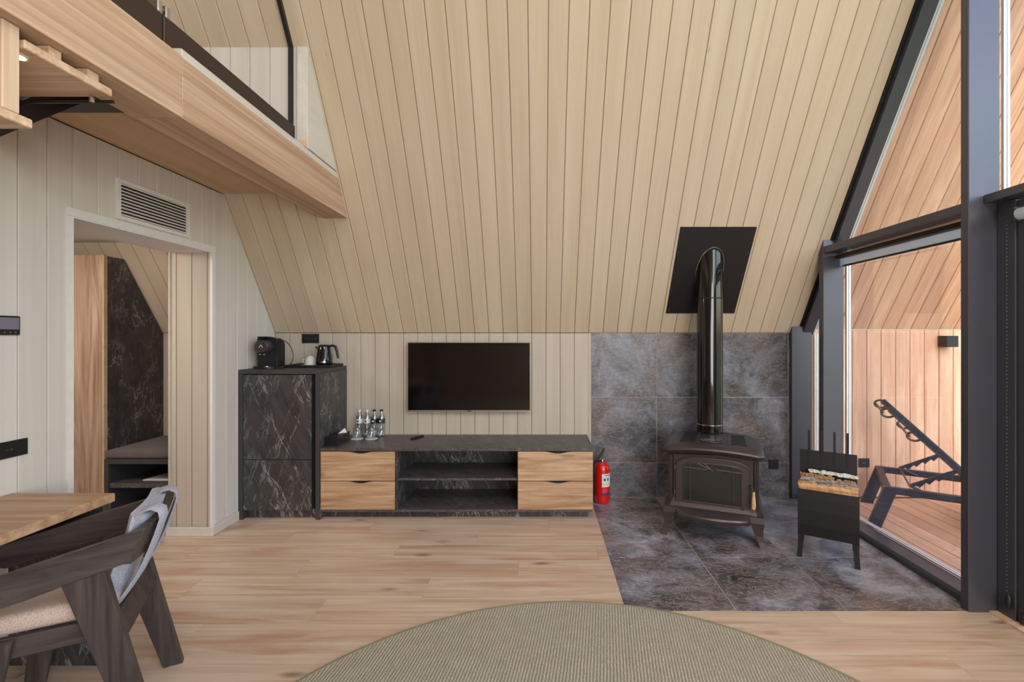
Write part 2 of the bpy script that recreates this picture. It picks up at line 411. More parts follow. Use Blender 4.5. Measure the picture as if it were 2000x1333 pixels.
# ------------------------------------------------------------------ ceiling (near slope with its boards)
ceil_ = slab('ceiling', [[(XL, -.02), (XR, -.02), (XR, Lr), (XL, Lr)]], P_roof, M_groove, -.09, -.013)
boards('plank', [[(XL, 0), (XR, 0), (XR, sv(1.9)), (XL, sv(1.9))]], P_roof, M_board, ceil_, BX, BW, ch=.004)
boards('plank', [[(XL, sv(1.9)), (XR, sv(1.9)), (XR, Lr), (XL, Lr)]], P_roof, M_board, ceil_, BX, BW*6)
P_rear = plane((0, YF, ZK), (-1, 0, 0), (0, CA, SA))
cr = slab('ceiling_rear', [[(-XR, 0), (-XL, 0), (-XL, Lr), (-XR, Lr)]], P_rear, M_board, -.09, 0)
wr = obj('wall_rear', B(XL, XR+.15, YF-.1, YF, 0, ZK), M_board); wr['kind'] = 'structure'

# ------------------------------------------------------------------ back wall: boards, corner strip, slate tiles
TX0, TX1 = .469, 2.27
wb = slab('wall_back', [[(XL, 0), (TX0, 0), (TX0, ZK), (XL, ZK)]], P_back, M_groove, -.12, -.013)
boards('plank', [[(-4.2, 0), (.445, 0), (.445, ZK), (-4.2, ZK)]], P_back, M_back, wb, BX, BW)
obj('corner_strip', B(.445, .466, YB-.004, YB+.012, 0, ZK), M_back, wb)
wt = slab('wall_tiled', [[(TX0, -.05), (2.46, -.05), (2.46, ZK), (TX0, ZK)]], P_back, M_grout, -.12, -.0025)
zs = [0, .316, .916, ZK]
for c in range(4):
    for r in range(3):
        x0 = TX0+.6*c; x1 = min(x0+.6, 2.34)
        piece('tile', [(x0, zs[r]), (x1, zs[r]), (x1, zs[r+1]), (x0, zs[r+1])], P_back, M_slate, wt, .012, .0016, .0008)

# ------------------------------------------------------------------ floor: laminate planks and slate tiles
fl = slab('floor', [[(XL, YF), (2.5, YF), (2.5, 2.517), (XL, 2.517)], [(XL, 2.517), (.46, 2.517), (.46, YB), (XL, YB)]], P_floor, M_fgroove, -.12, -.006)
RW = .2275; R0 = 2.175
for k in range(-3, 10):
    y0 = R0+k*RW; y1 = y0+RW
    off = (k*.53) % 1.38
    for j in range(-5, 4):
        x0 = j*1.38+off-.35; x1 = x0+1.38
        for rect in ((-4.2, 2.44, -9, 2.517), (-4.2, .46, 2.517, YB)):
            q = cliprect([(x0, y0), (x1, y0), (x1, y1), (x0, y1)], *rect)
            if q: piece('plank', q, P_floor, M_floor, fl, .008, .0004, .0006)
ft = slab('floor_tiled', [[(.46, 2.517), (2.46, 2.517), (2.46, YB), (.46, YB)]], P_floor, M_grout, -.12, -.0025)
ys = [2.517, 3.117, 3.717, YB]; xs = [.46, 1.06, 1.66, 2.26, 2.345]
for a in range(4):
    for b in range(3):
        piece('tile', [(xs[a], ys[b]), (xs[a+1], ys[b]), (xs[a+1], ys[b+1]), (xs[a], ys[b+1])], P_floor, M_slatef, ft, .012, .0024, .0008)

# ------------------------------------------------------------------ left wall with the doorway
OY0, OY1, OZ = 2.43, 3.47, 2.11; WT = .32
ymt = YB-(ZLF-ZK)/TA
left_poly = [[(YF, 0), (OY0, 0), (OY0, ZLF), (YF, ZLF)], [(OY0, OZ), (OY1, OZ), (OY1, ZLF), (OY0, ZLF)],
             [(OY1, 0), (YB, 0), (YB, ZK), (ymt, ZLF), (OY1, ZLF)]]
wl_ = slab('wall_left', left_poly, P_left, M_groove, -WT, -.013)
bp = [[(1.2, 0), (OY0, 0), (OY0, ZLF), (1.2, ZLF)]]+left_poly[1:]
boards('plank', bp, P_left, M_wall, wl_, 2.175, .1312)
# jamb facing the camera, and its boards
P_jamb = plane((0, OY1-.002, 0), (1, 0, 0), (0, 0, 1))
boards('jamb_board', [[(-2.745, 0), (-2.44, 0), (-2.44, OZ), (-2.745, OZ)]], P_jamb, M_back, wl_, -2.70, .115, .012)
obj('jamb_strip', B(-2.752, -2.738, OY1-.012, OY1, 0, OZ), M_back, wl_)
obj('head_lining', B(-2.75, -2.43, OY0, OY1, OZ-.012, OZ), M_plaster, wl_)
t1 = obj('trim_1', box(box(B(-2.43, -2.424, OY0-.034, OY0, 0, OZ-.007), -2.43, -2.424, OY0-.034, OY1+.02, OZ-.006, OZ+.036), -2.445, -2.424, OY1-.011, OY1+.02, 0, OZ-.007), M_white); t1['kind'] = 'structure'
bb = obj('baseboard_left', B(-2.43, -2.416, OY1-.012, 3.755, 0, .073, .003), M_wall); bb['kind'] = 'structure'
bb = obj('baseboard_jamb', B(-2.76, -2.416, OY1-.026, OY1-.012, 0, .066, .003), M_wall); bb['kind'] = 'structure'
# gable behind the hall and loft
wg = obj('wall_gable', prism(new(), [(YF, 0), (YB, 0), (YB, ZK), (YR, roofz(YR)), (YF, ZK)], 'x', XL-.1, XL), M_wall); wg['kind'] = 'structure'
hc = obj('ceiling_hall', B(XL, -2.75, 1.2, 3.80, 2.24, 2.30), M_plaster); hc['kind'] = 'structure'
hw = obj('wall_hall', B(XL, -2.75, 1.1, 1.2, 0, 2.568), M_wall); hw['kind'] = 'structure'

# ------------------------------------------------------------------ loft: soffit boards, beam, ledge, knee wall, balustrade
lofl = obj('floor_loft', B(XL, -1.72, 2.03, 3.56, ZLF+.013, 2.665), M_groove); lofl['kind'] = 'structure'
P_sof = plane((0, 0, ZLF), (1, 0, 0), (0, -1, 0))
for a, b in ((-2.43, -2.24), (-2.24, -2.04), (-2.04, -1.88), (-1.88, -1.72)):
    piece('soffit_board', [(a, -3.585), (b, -3.585), (b, -2.03), (a, -2.03)], P_sof, M_soffit, lofl, .013, .0025, .004)
yb1 = YB-(2.408-ZK)/TA; yb2 = YB-(2.665-ZK)/TA; JY = 1.985
beam = bpy.data.objects.new('loft_beam', None); COL.objects.link(beam); beam['kind'] = 'structure'
obj('beam_section', prism(new(), [(JY+.002, 2.408), (yb1-.002, 2.408), (yb2-.002, 2.665), (JY+.002, 2.665)], 'x', -1.72, -1.52, .002), M_beam, beam)
obj('beam_section', prism(new(), [(-1.2, 2.408), (JY-.002, 2.408), (JY-.002, 2.672), (-1.2, 2.672)], 'x', -1.722, -1.518, .002), M_beam, beam)
yl1 = YB-(2.705-ZK)/TA
obj('ledge', prism(new(), [(JY, 2.666), (yb2-.004, 2.666), (yl1-.004, 2.705), (JY, 2.705)], 'x', -1.578, -1.522, .002), M_wall, beam)
# knee wall in the loft
KY = 3.064; KZ = roofz(KY)
P_kn = plane((0, KY, 0), (1, 0, 0), (0, 0, 1))
kw = slab('wall_loft', [[(XL, 2.665), (-1.53, 2.665), (-1.53, KZ), (XL, KZ)]], P_kn, M_groove, -.05, -.013)
boards('plank', [[(-3.4, 2.665), (-1.595, 2.665), (-1.595, KZ), (-3.4, KZ)]], P_kn, M_wall, kw, BX, BW)
obj('corner_strip', B(-1.590, -1.517, KY-.012, KY+.01, 2.708, KZ-.004, .002), M_wall, kw)
obj('base_block', B(-1.585, -1.5205, KY-.045, KY-.013, 2.707, 2.75, .002), M_stair, kw)
obj('end_panel', prism(new(), [(KY+.01, 2.712), (YB-(2.712-ZK)/TA-.006, 2.712), (KY+.01, roofz(KY+.01)-.012)], 'x', -1.532, -1.519), M_wall, kw)
bal = bpy.data.objects.new('glass_balustrade', None); COL.objects.link(bal)
tag(bal, 'full height glass balustrade with bronze base rail along the loft edge', 'balustrade')
obj('base_rail', B(-1.645, -1.600, JY+.004, KY-.014, 2.706, 2.852, .003), M_brown, bal)
obj('base_rail', B(-1.645, -1.600, -.6, JY-.004, 2.674, 2.852, .003), M_brown, bal)
obj('glass_panel', prism(new(), [(JY+.006, 2.852), (KY-.02, 2.852), (KY-.02, KZ), (JY+.006, roofz(JY)-.02)], 'x', -1.627, -1.617), M_bglass, bal)
obj('glass_panel', prism(new(), [(1.0, 2.852), (JY-.006, 2.852), (JY-.006, roofz(JY)-.02), (1.0, roofz(1.0)-.02)], 'x', -1.627, -1.617), M_bglass, bal)
e = new(); dn = Vector((0, -SA, -CA))*.0
prism(e, [(KY-.034, 2.852), (KY-.013, 2.852), (KY-.013, KZ-.02), (KY-.034, KZ-.004)], 'x', -1.634, -1.610)
prism(e, [(KY-.034, KZ-.02), (KY-.010, KZ-.012), (1.0-.010, roofz(1.0)-.012), (1.0-.034, roofz(1.0)-.03)], 'x', -1.634, -1.610)
obj('edge_profile', e, M_black, bal)
cl = box(B(-1.650, -1.594, JY-.034, JY-.008, 2.842, 2.895, .004), -1.650, -1.594, JY+.008, JY+.034, 2.842, 2.895, .004)
obj('glass_clamp', cl, M_chrome, bal, label='chrome clamp joining two glass panels')

# ------------------------------------------------------------------ staircase under the beam
st = thing('staircase', 'pale ash open staircase on black steel stringer rising to the loft', 'staircase', (-1.95, -.4, 0))
def SP(b): bmesh.ops.translate(b, verts=b.verts, vec=(1.95, .4, 0)); return b
rise = .214; go = .267
for k in range(0, 10):
    y1 = 1.70-go*k; zt = 2.352-rise*k
    if k == 1: y1 = 1.434; zt = 2.118
    obj('tread', SP(B(-2.36, -1.555, y1-.29 if k != 1 else 1.15, y1, zt, zt+.028, .003)), M_stair, st)
obj('riser', SP(B(-2.36, -1.556, 1.352, 1.398, 2.147, 2.405, .002)), M_stairv, st)
for a, b in ((1.482, 1.521), (1.609, 1.650)):
    obj('spacer_block', SP(B(-1.70, -1.557, a, b, 2.380, 2.405, .001)), M_stair, st)
sx = -1.92
pts = [(1.95, 2.452), (1.95, 2.56), (1.66, 2.34)]
g = new()
def sl(y): return 2.19+(y-1.66)*.9
prism(g, [(-.45, sl(-.45)), (1.95, sl(1.95)), (1.95, 2.56), (1.72, 2.345), (-.45, sl(-.45)+.16)], 'x', sx-.008, sx)
obj('stringer', SP(g), M_black, st)
obj('cross_beam', SP(box(box(B(-2.425, -1.725, 1.945, 1.955, 2.452, 2.562), -2.425, -1.725, 1.955, 2.03, 2.452, 2.460), -2.425, -1.725, 1.955, 2.025, 2.552, 2.562)), M_black, st)
gb = new(); prism(gb, [(-2.36, 2.16), (-2.36, 2.345), (-1.56, 2.345), (-1.56, 2.335), (-1.86, 2.335)], 'y', 1.706, 1.714)
obj('gusset_plate', SP(gb), M_black, st)
obj('bolt', SP(lathe(new(), [(.008, 2.330), (.008, 2.345)], 10, -1.62, 1.69)), M_chrome, st)
dl = thing('stair_downlight', 'small round lit downlight set under the top stair tread', 'light', (-1.618, 1.447, 2.351))
obj('lamp_disc', lathe(new(), [(.019, -.003), (.019, .001)], 20), M_led, dl)
obj('bezel', lathe(new(), [(.025, .0), (.025, -.004), (.020, -.004), (.020, 0)], 20, cap=False), M_white, dl)

# ------------------------------------------------------------------ right glazed gable
win = bpy.data.objects.new('window_1', None); COL.objects.link(win); win['kind'] = 'structure'
def post(y0, y1, ztop0, ztop1, x0=2.295, x1=2.462):
    return obj('post', prism(new(), [(y0, 0), (y1, 0), (y1, ztop1), (y0, ztop0)], 'x', x0, x1, .003), M_frame, win)
post(4.235, 4.276, 1.565, 1.505, 2.280)
post(3.79, 3.85, 2.31, 2.31)
post(2.503, 2.553, 4.20, 4.12)
obj('transom', B(2.30, 2.455, 2.556, 3.787, 2.15, 2.205, .003), M_frame, win)
obj('transom', B(2.372, 2.50, .2, 2.500, 2.19, 2.235, .003), M_frame, win)
obj('sill_rail', prism(new(), [(2.345, 0), (2.48, 0), (2.48, .045), (2.36, .045), (2.345, .03)], 'y', 2.556, 3.788), M_frame, win)
obj('sill_rail', B(2.345, 2.48, 3.852, 4.233, 0, .045, .003), M_frame, win)
def yslope(x0, x1, off0, off1, ya, yb, name, mat, par):
    """member following the roof, between normal offsets off0 (near roof) and off1 (below it)"""
    p = []
    for y, o in ((ya, off0), (yb, off0), (yb, off1), (ya, off1)):
        p.append((y-SA*o*0, roofz(y)-o/CA))
    return obj(name, prism(new(), p, 'x', x0, x1), mat, par)
yslope(2.385, 2.478, .0, .035, 4.25, 1.2, 'sloped_rail', M_frame, win)
yslope(XR, 2.387, -.01, .004, 4.26, 1.2, 'shadow_gap', M_black, win)
# bright spacers round the glass
def spacer(ya, yb, za, zb, par=win):
    for x in (2.485, 2.505):
        obj('glass_spacer', B(x, x+.014, ya, yb, za, zb), M_alu, par)
for x in (2.483, 2.507):
    yslope(x, x+.014, .006, .020, 4.24, 1.2, 'glass_spacer', M_alu, win)
spacer(3.79, 3.81, .05, 2.15); spacer(3.79, 3.81, 2.21, 2.24); spacer(4.235, 4.25, .05, 1.5); spacer(2.505, 2.52, 2.24, 4.1)
for x in (2.484, 2.508): obj('glass_spacer', B(x, x+.012, 2.556, 3.788, .046, .056), M_alu, win)
def pane(p): return obj('pane', prism(new(), p, 'x', 2.492, 2.500), M_glass, win)
def rz(y): return roofz(y)-.04
pane([(3.852, .046), (4.234, .046), (4.234, rz(4.234)), (3.852, rz(3.852))])
pane([(2.555, .046), (3.788, .046), (3.788, 2.15), (2.555, 2.15)])
pane([(2.555, 2.206), (3.788, 2.206), (3.788, rz(3.788)), (2.555, rz(2.555))])
pane([(1.25, 2.236), (2.502, 2.236), (2.502, rz(2.502)), (1.25, rz(1.25))])
# door beside the camera with its frame
door = bpy.data.objects.new('door_1', None); COL.objects.link(door); door['kind'] = 'structure'
obj('door_jamb', B(2.445, 2.51, 2.405, 2.50, 0, 2.188, .002), M_frame, door)
obj('door_stile', B(2.455, 2.50, 2.34, 2.402, .01, 2.18, .002), M_frame, door)
obj('door_pane', B(2.492, 2.498, .2, 2.34, .03, 2.16), M_glass, door)
obj('threshold', B(2.40, 2.50, .2, 2.50, .0005, .012), M_stair, door)
obj('hinge', lathe(new(), [(.012, .02), (.012, .07), (.006, .075)], 12, 2.448, 2.37), M_black, door)

# ------------------------------------------------------------------ outside porch
XO = 4.5
wo = slab('wall_porch', [[(2.47, -.05), (XO, -.05), (XO, 1.535), (2.47, 1.535)]], P_back, M_outgroove, -.12, -.013)
boards('cladding_board', [[(2.47, 0), (XO, 0), (XO, 1.535), (2.47, 1.535)]], P_back, M_out, wo, BX+.02, .132, .014, .0022, .004)
P_ro = plane((0, YB, 1.535), (1, 0, 0), (0, -CA, SA))
co_ = slab('ceiling_porch', [[(2.47, 0), (XO, 0), (XO, Lr), (2.47, Lr)]], P_ro, M_outgroove, -.12, -.013)
boards('cladding_board', [[(2.49, 0), (XO, 0), (XO, sv(1.5)), (2.49, sv(1.5))]], P_ro, M_out, co_, BX+.02, .132, .014, .0022, .004)
fd = slab('floor_deck', [[(2.51, -2.6), (XO, -2.6), (XO, YB), (2.51, YB)]], P_floor, M_outgroove, -.12, -.03)
P_dk = plane((0, 0, -.004), (1, 0, 0), (0, 1, 0))
boards('deck_board', [[(2.52, -2.6), (XO, -2.6), (XO, YB-.01), (2.52, YB-.01)]], P_dk, M_deck, fd, 2.52, .14, .026, .003, .002)
gr = obj('lawn', B(XO, 60, -40, 40, -.4, -.3), M_grass); gr['kind'] = 'structure'

# ================================================================== THINGS
# roller blinds
rb = thing('roller_blind', 'pale roller blind rolled up under the transom beside the stove', 'blind', (2.42, 3.17, 2.05))
obj('cassette', B(-.03, .025, -.61, .61, .055, .085, .004), M_brown, rb)
obj('blind_fabric', B(.022, .026, -.60, .60, .0, .055), M_blindl, rb)
obj('bottom_bar', B(.016, .032, -.60, .60, -.012, .0), M_black, rb)
rb = thing('roller_blind', 'dark roller blind lowered over the glass door at the right edge', 'blind', (2.43, 1.45, 0))
obj('blind_tube', tube(new(), [(-.005, -.85, 2.10), (-.005, .915, 2.10)], .030, 14), M_blindl, rb, True)
obj('blind_fabric', B(.008, .012, -.85, .895, .10, 2.09), M_blindd, rb)
obj('bottom_bar', B(.0, .018, -.85, .895, .085, .10), M_brown, rb)
bm = new()
for k in range(96): bmesh.ops.create_uvsphere(bm, u_segments=6, v_segments=4, radius=.003, matrix=Matrix.Translation((.0, .985, 2.08-k*.0205)))
ch = obj('bead_chain', bm, M_frame, rb, True, kind='stuff')
obj('chain_weight', lathe(new(), [(.002, .06), (.012, .075), (.014, .10), (.010, .13), (.003, .14)], 12, 0, .975), M_black, rb, True)
obj('tube_bracket', B(-.03, .014, .917, .93, 2.06, 2.14, .003), M_black, rb)

# --- tall cabinet
tc = thing('tall_cabinet', 'tall black marble laminate cabinet carrying the coffee machine and kettle', 'cabinet', (-2.10, 4.02, 0))
x0, x1, yf, yb = -.326, .328, -.263, .255
obj('side_panel', B(x0, x0+.034, yf, yb, 0, 1.172), M_edge, tc)
obj('side_panel', B(x1-.034, x1, yf, yb, 0, 1.172), M_edge, tc)
obj('side_veneer', B(x1, x1+.003, yf+.004, yb, .005, 1.172), M_marble, tc)
obj('top_panel', B(x0, x1, yf, yb, 1.173, 1.207, .001), M_edge, tc)
obj('back_panel', B(x0+.035, x1-.035, yb-.02, yb, .06, 1.171), M_dark, tc)
obj('door', B(x0+.037, x1-.070, yf+.004, yf+.022, .485, 1.166, .001), M_marble, tc)
obj('door', B(x0+.037, x1-.070, yf+.004, yf+.022, .075, .480, .001), M_marble, tc)
obj('carcass', B(x0+.036, x1-.036, yf+.06, yf+.075, .03, 1.17), M_dark, tc)
obj('plinth', B(x0+.035, x1-.035, yf+.05, yf+.066, 0, .07), M_marble, tc)

# --- media console
mc = thing('media_console', 'low media console with marble top and four oak drawers under the television', 'cabinet', (-.67, 4.02, 0))
cx0, cx1 = -1.098, 1.098; yf = -.263; yb = .255
obj('top_panel', B(cx0, cx1, yf, yb, .553, .576, .001), M_marbleh, mc)
obj('bottom_panel', B(cx0+.005, cx1-.01, yf+.006, yb, .062, .08, .001), M_marbleh, mc)
obj('plinth', B(cx0+.004, cx1-.04, yf+.065, yf+.08, 0, .062), M_marble, mc)
obj('plinth_side', B(cx1-.052, cx1-.04, yf+.081, yb, 0, .062), M_dark, mc)
obj('back_panel', B(cx0+.01, cx1-.02, yb-.012, yb, .081, .552), M_marble, mc)
for xa in (cx0+.003, -.497, .484, cx1-.022):
    obj('upright', B(xa, xa+.018, yf+.024, yb-.013, .081, .552), M_marble, mc)
obj('shelf', B(-.478, .483, yf+.03, yb-.013, .308, .326), M_marbleh, mc)
for (a, b) in ((cx0+.004, -.500), (.492, cx1-.004)):
    for (z0, z1) in ((.083, .309), (.315, .548)):
        n = 16; mid = (a+b)/2+.02; hw = .115
        top = []
        for i in range(n+1):
            x = b-(b-a)*i/n; d = abs(x-mid)
            zz = z1-(.018*(.5+.5*math.cos(PI*min(d/hw, 1))) if d < hw else 0); top.append((x, zz))
        poly = [(a, z0), (b, z0)]+top
        dr = obj('drawer_front', prism(new(), poly, 'y', yf, yf+.019), M_drawer, mc)
        obj('pull_recess', B(mid-hw, mid+hw, yf+.019, yf+.023, z1-.022, z1), M_dark, dr)

# --- television
tv = thing('television', 'flat television with thin champagne frame on the board wall', 'television', (-.643, 4.245, .795))
obj('housing', B(-.54, .54, -.018, .034, .02, .60, .006), M_black, tv)
obj('frame', box(box(box(B(-.556, .556, -.024, -.016, 0, .012), -.556, .556, -.024, -.016, .621, .627), -.556, -.550, -.024, -.016, .012, .621), .550, .556, -.024, -.016, .012, .621), plain('champagne_frame', (168, 152, 128), .35, .6), tv)
obj('screen', B(-.550, .550, -.0215, -.016, .012, .621), M_tv, tv)
obj('sensor', B(-.02, .02, -.026, -.024, .002, .009), M_irond, tv)

# --- stove
sv_ = thing('wood_stove', 'brown cast iron wood stove with arched glass door and four splayed legs', 'stove', (1.25, 3.40, 0), math.radians(-22))
def sect(hw, yf, yb, bow, z, r=.05, n=16, arch_=0):
    p = []
    for i in range(n+1):
        x = -hw+2*hw*i/n; q = x/hw; c = max(0, abs(x)-(hw-r))/r
        p.append((x, yf-bow*(1-q*q)+r*(1-math.sqrt(max(0, 1-c*c)))*.9, z+arch_*(1-q*q)))
    for i in range(n+1):
        x = hw-2*hw*i/n; q = x/hw; c = max(0, abs(x)-(hw-r))/r
        p.append((x, yb-r*(1-math.sqrt(max(0, 1-c*c)))*.9, z+arch_*(1-q*q)))
    return p
body = loft(new(), [sect(.338, -.008, .56, 0, .180), sect(.345, -.014, .565, 0, .20), sect(.336, -.004, .56, 0, .225), sect(.318, .016, .545, 0, .255), sect(.312, .022, .54, 0, .30), sect(.312, .022, .54, 0, .575), sect(.318, .016, .55, 0, .590, arch_=.02)])
obj('firebox', body, M_iron, sv_, 35)
lid = loft(new(), [sect(.322, .010, .555, .012, .588, arch_=.028), sect(.330, .002, .565, .014, .594, arch_=.028), sect(.333, -.002, .57, .016, .603, arch_=.028), sect(.345, -.012, .578, .018, .608, arch_=.030), sect(.350, -.017, .58, .020, .620, arch_=.030), sect(.346, -.012, .578, .020, .632, arch_=.029), sect(.330, .006, .57, .020, .646, arch_=.024), sect(.305, .035, .56, .02, .658, arch_=.018), sect(.275, .068, .55, .015, .668, arch_=.010)])
ld = obj('lid', lid, M_iron, sv_, 35)
for sx_ in (-1, 1):
    q = new(); prism(q, [(sx_*.13, .11), (sx_*.235, .11), (sx_*.225, .46), (sx_*.13, .46)], 'z', .668, .6775, .001)
    obj('lid_panel', q, M_irond, ld)
    obj('lid_rib', B(sx_*.11-.006, sx_*.11+.006, .09, .48, .668, .682, .002), M_iron, ld)
orn = new()
tube(orn, [(.085*math.cos(a)-.01, .17+.05*math.sin(a), .679) for a in [2*PI*i/28 for i in range(28)]], .0045, 6, True)
for k in (-1, 0, 1): tube(orn, [(-.05+k*.03, .14, .679), (-.01+k*.03, .20, .680), (.02+k*.03, .205, .679)], .004, 6)
obj('lid_ornament', orn, M_iron, ld, True)
def arch(hw, z0, zs_, zt, n=18, rc=.055, skew=0):
    p = [(-hw, z0), (hw, z0)]
    for i in range(n+1):
        a = PI*i/n; x = hw*math.cos(a); s_ = abs(math.sin(a))
        p.append((math.copysign(hw*abs(math.cos(a))**.55, math.cos(a)), zs_+(zt-zs_)*s_**.8))
    return p
DY = .008
dr = obj('door', prism(new(), arch(.255, .222, .49, .583), 'y', DY, .030, .003), M_iron, sv_)
ap = arch(.253, .224, .49, .581)
obj('door_bead', tube(new(), [(x, DY-.001, z) for x, z in ap], .0045, 6, True), M_iron, dr, True)
gp = arch(.198, .256, .515, .545, rc=.03)
obj('door_glass', prism(new(), gp, 'y', DY-.003, DY+.002), plain('stove_glass', (40, 39, 35), .12, 0, .05, 0, .3), dr)
obj('glass_bead', tube(new(), [(x, DY-.005, z) for x, z in gp], .0045, 6, True), M_iron, dr, True)
gb = new()
for x in (-.152, .142): tube(gb, [(x, DY-.008, .256), (x, DY-.008, .540)], .0038, 6)
for a, b in ((-.198, -.03), (.03, .198)): tube(gb, [(a, DY-.008, .508), (b, DY-.008, .500)], .0038, 6)
for dx, dz in ((-.10, .042), (-.055, .046), (0, .049), (.055, .046), (.10, .040)): tube(gb, [(0, DY-.009, .500), (dx, DY-.008, .500+dz)], .0038, 6)
lathe(gb, [(.001, 0)], 3) if False else None
tube(gb, [(0, DY-.018, .500), (0, DY-.003, .500)], .011, 10)
obj('sunburst_grille', gb, M_iron, dr, True)
for z in (.315, .50):
    hg = new(); tube(hg, [(-.263, DY-.002, z-.018), (-.263, DY-.002, z+.018)], .007, 8); box(hg, -.27, -.235, DY-.008, DY+.02, z-.006, z+.006, .002)
    obj('hinge', hg, M_iron, sv_, True)
hd = new(); tube(hd, [(.255, DY, .415), (.258, DY-.035, .418), (.270, DY-.045, .40), (.274, DY-.048, .385)], .007, 8)
hb = obj('door_handle', hd, M_irond, sv_, True)
g = lathe(new(), [(.006, .265), (.013, .272), (.015, .30), (.013, .34), (.008, .372), (.010, .386), (.006, .39)], 14, .274, DY-.048)
obj('handle_grip', g, M_grip, hb, True, label='turned pale wooden grip')
for sx_ in (-1, 1):
    for i, (xx, yy) in enumerate(((.286, .018), (.298, .022), (.308, .032))):
        obj('fluted_bead', tube(new(), [(sx_*xx, yy, .25), (sx_*xx, yy, .585)], .0045, 6), M_iron, sv_, True)
lip = loft(new(), [sect(.235, -.03, .10, .060, .150), sect(.275, -.055, .10, .070, .158), sect(.280, -.060, .10, .071, .170), sect(.268, -.048, .10, .065, .176), sect(.275, -.045, .10, .060, .188), sect(.285, -.028, .10, .045, .200), sect(.295, -.012, .10, .02, .214)])
obj('ash_lip', lip, M_iron, sv_, 35)
obj('ash_box', box(B(-.18, .20, .05, .45, .105, .155, .004), -.16, .18, .035, .05, .118, .128), M_irond, sv_)
for sx_ in (-1, 1):
    for y0, dy in ((.020, -1), (.50, 1)):
        rings = []
        for z, o, wd in ((.21, 0, .05), (.17, .012, .046), (.13, .014, .036), (.08, .022, .026), (.04, .033, .021), (.015, .043, .022), (0, .047, .023)):
            cx_ = sx_*(.285+o*1.15); cy_ = y0+dy*o*.9
            rings.append([(cx_-wd, cy_-wd, z), (cx_+wd, cy_-wd, z), (cx_+wd, cy_+wd, z), (cx_-wd, cy_+wd, z)])
        obj('leg', loft(new(), rings), M_iron, sv_)
obj('handle_badge', B(.19, .215, DY-.004, DY, .235, .244, .001), M_irond, sv_)

# --- flue pipe and ceiling plate
px_, py_ = 1.424, 3.93
fp = thing('flue_pipe', 'glossy black flue pipe rising from the stove to the ceiling', 'pipe', (px_, py_, .679))
R_ = .106
def pz(x, y): return roofz(y)-.014
z1 = 1.115
obj('pipe_section', lathe(new(), [(R_, .0), (R_, z1)], 40), M_pipe, fp, 30)
up = new(); n = 40; bot = [(.104*math.cos(2*PI*i/n), .104*math.sin(2*PI*i/n), z1-.03) for i in range(n)]
top = [(x, y, roofz(py_+y)-.018-.679) for x, y, _ in bot]
loft(up, [bot, top]); obj('pipe_section', up, M_pipe, fp, 30)
obj('joint_band', lathe(new(), [(R_, z1-.008), (R_+.0035, z1-.006), (R_+.0035, z1), (R_, z1+.002)], 40), M_irond, fp, 30)
obj('joint_band', lathe(new(), [(R_, .058), (R_+.003, .060), (R_+.003, .066), (R_, .068)], 40), M_chrome, fp, 30)
obj('seal_ring', tube(new(), [(x*1.08, y*1.08, roofz(py_+y*1.08)-.679-.014) for x, y, _ in bot], .004, 6, True), M_chrome, fp, True)
fpl = bpy.data.objects.new('flue_plate', None); COL.objects.link(fpl)
fpl.matrix_basis = P_roof @ Matrix.Translation((1.424, sv((4.165+3.73)/2), .006))
tag(fpl, 'square black metal ceiling plate around the flue pipe', 'plate')
obj('plate', B(-.305, .305, -.399, .399, -.005, .0, .001), M_brown, fpl).data.materials[0] = M_irond
obj('plate_seam', B(-.303, .303, -.002, .001, .0, .0015), M_black, fpl)
for (x, y) in [(sx_*.285, t) for sx_ in (-1, 1) for t in (-.36, -.18, 0, .18, .36)]+[(t, .38) for t in (-.14, 0, .14)]:
    obj('screw', lathe(new(), [(.006, 0), (.005, .003)], 8, x, y), M_iron, fpl)

# --- log rack
th = math.radians(-31.6)
lr = thing('log_rack', 'black sheet metal firewood rack with four upright prongs beside the window', 'rack', (1.8765, 3.05, 0), th)
W = .172
def sheet(pts, x0, x1, t=.004):
    rings = []
    m = len(pts)
    poly = [(y, z) for y, z in pts]+[(y+t, z+t*.3) for y, z in pts[::-1]]
    bm = new(); prism(bm, poly, 'x', x0, x1); return bm
obj('front_panel', sheet([(.010, .15), (0.002, .22), (-.002, .32), (0, .40), (.004, .455)], -W, W), M_black, lr)
obj('bottom_panel', B(-W, W, .012, .27, .148, .152), M_black, lr)
obj('back_panel', sheet([(.27, .15), (.275, .40), (.29, .66)], -W, W), M_black, lr)
for s_ in (-1, 1):
    xa = s_*W
    for y0, yb_ in ((.007, -.004), (.255, .285)):
        xo = xa+s_*.003
        obj('leg', loft(new(), [[(xo+s_*a-(.030 if s_ > 0 else 0), yy+b, z), (xo+s_*a+(0 if s_ > 0 else .030), yy+b, z), (xo+s_*a+(0 if s_ > 0 else .030), yy+b+.012, z), (xo+s_*a-(.030 if s_ > 0 else 0), yy+b+.012, z)] for a, b, z, yy in ((.002, 0, 0, yb_), (0, .0, .03, yb_*.7+y0*.3), (-.004, 0, .09, yb_*.2+y0*.8), (-.004, 0, .148, y0))]), M_black, lr)
    obj('side_panel', prism(new(), [(.008, .152), (.27, .152), (.272, .30), (.004, .24)], 'x', xa-.004*(s_ > 0), xa+.004*(s_ < 0)), M_black, lr)
for k in range(4):
    x = -.115+k*.0775
    obj('prong', box(new(), x-.007, x+.007, .284, .298, .56, .805), M_black, lr)
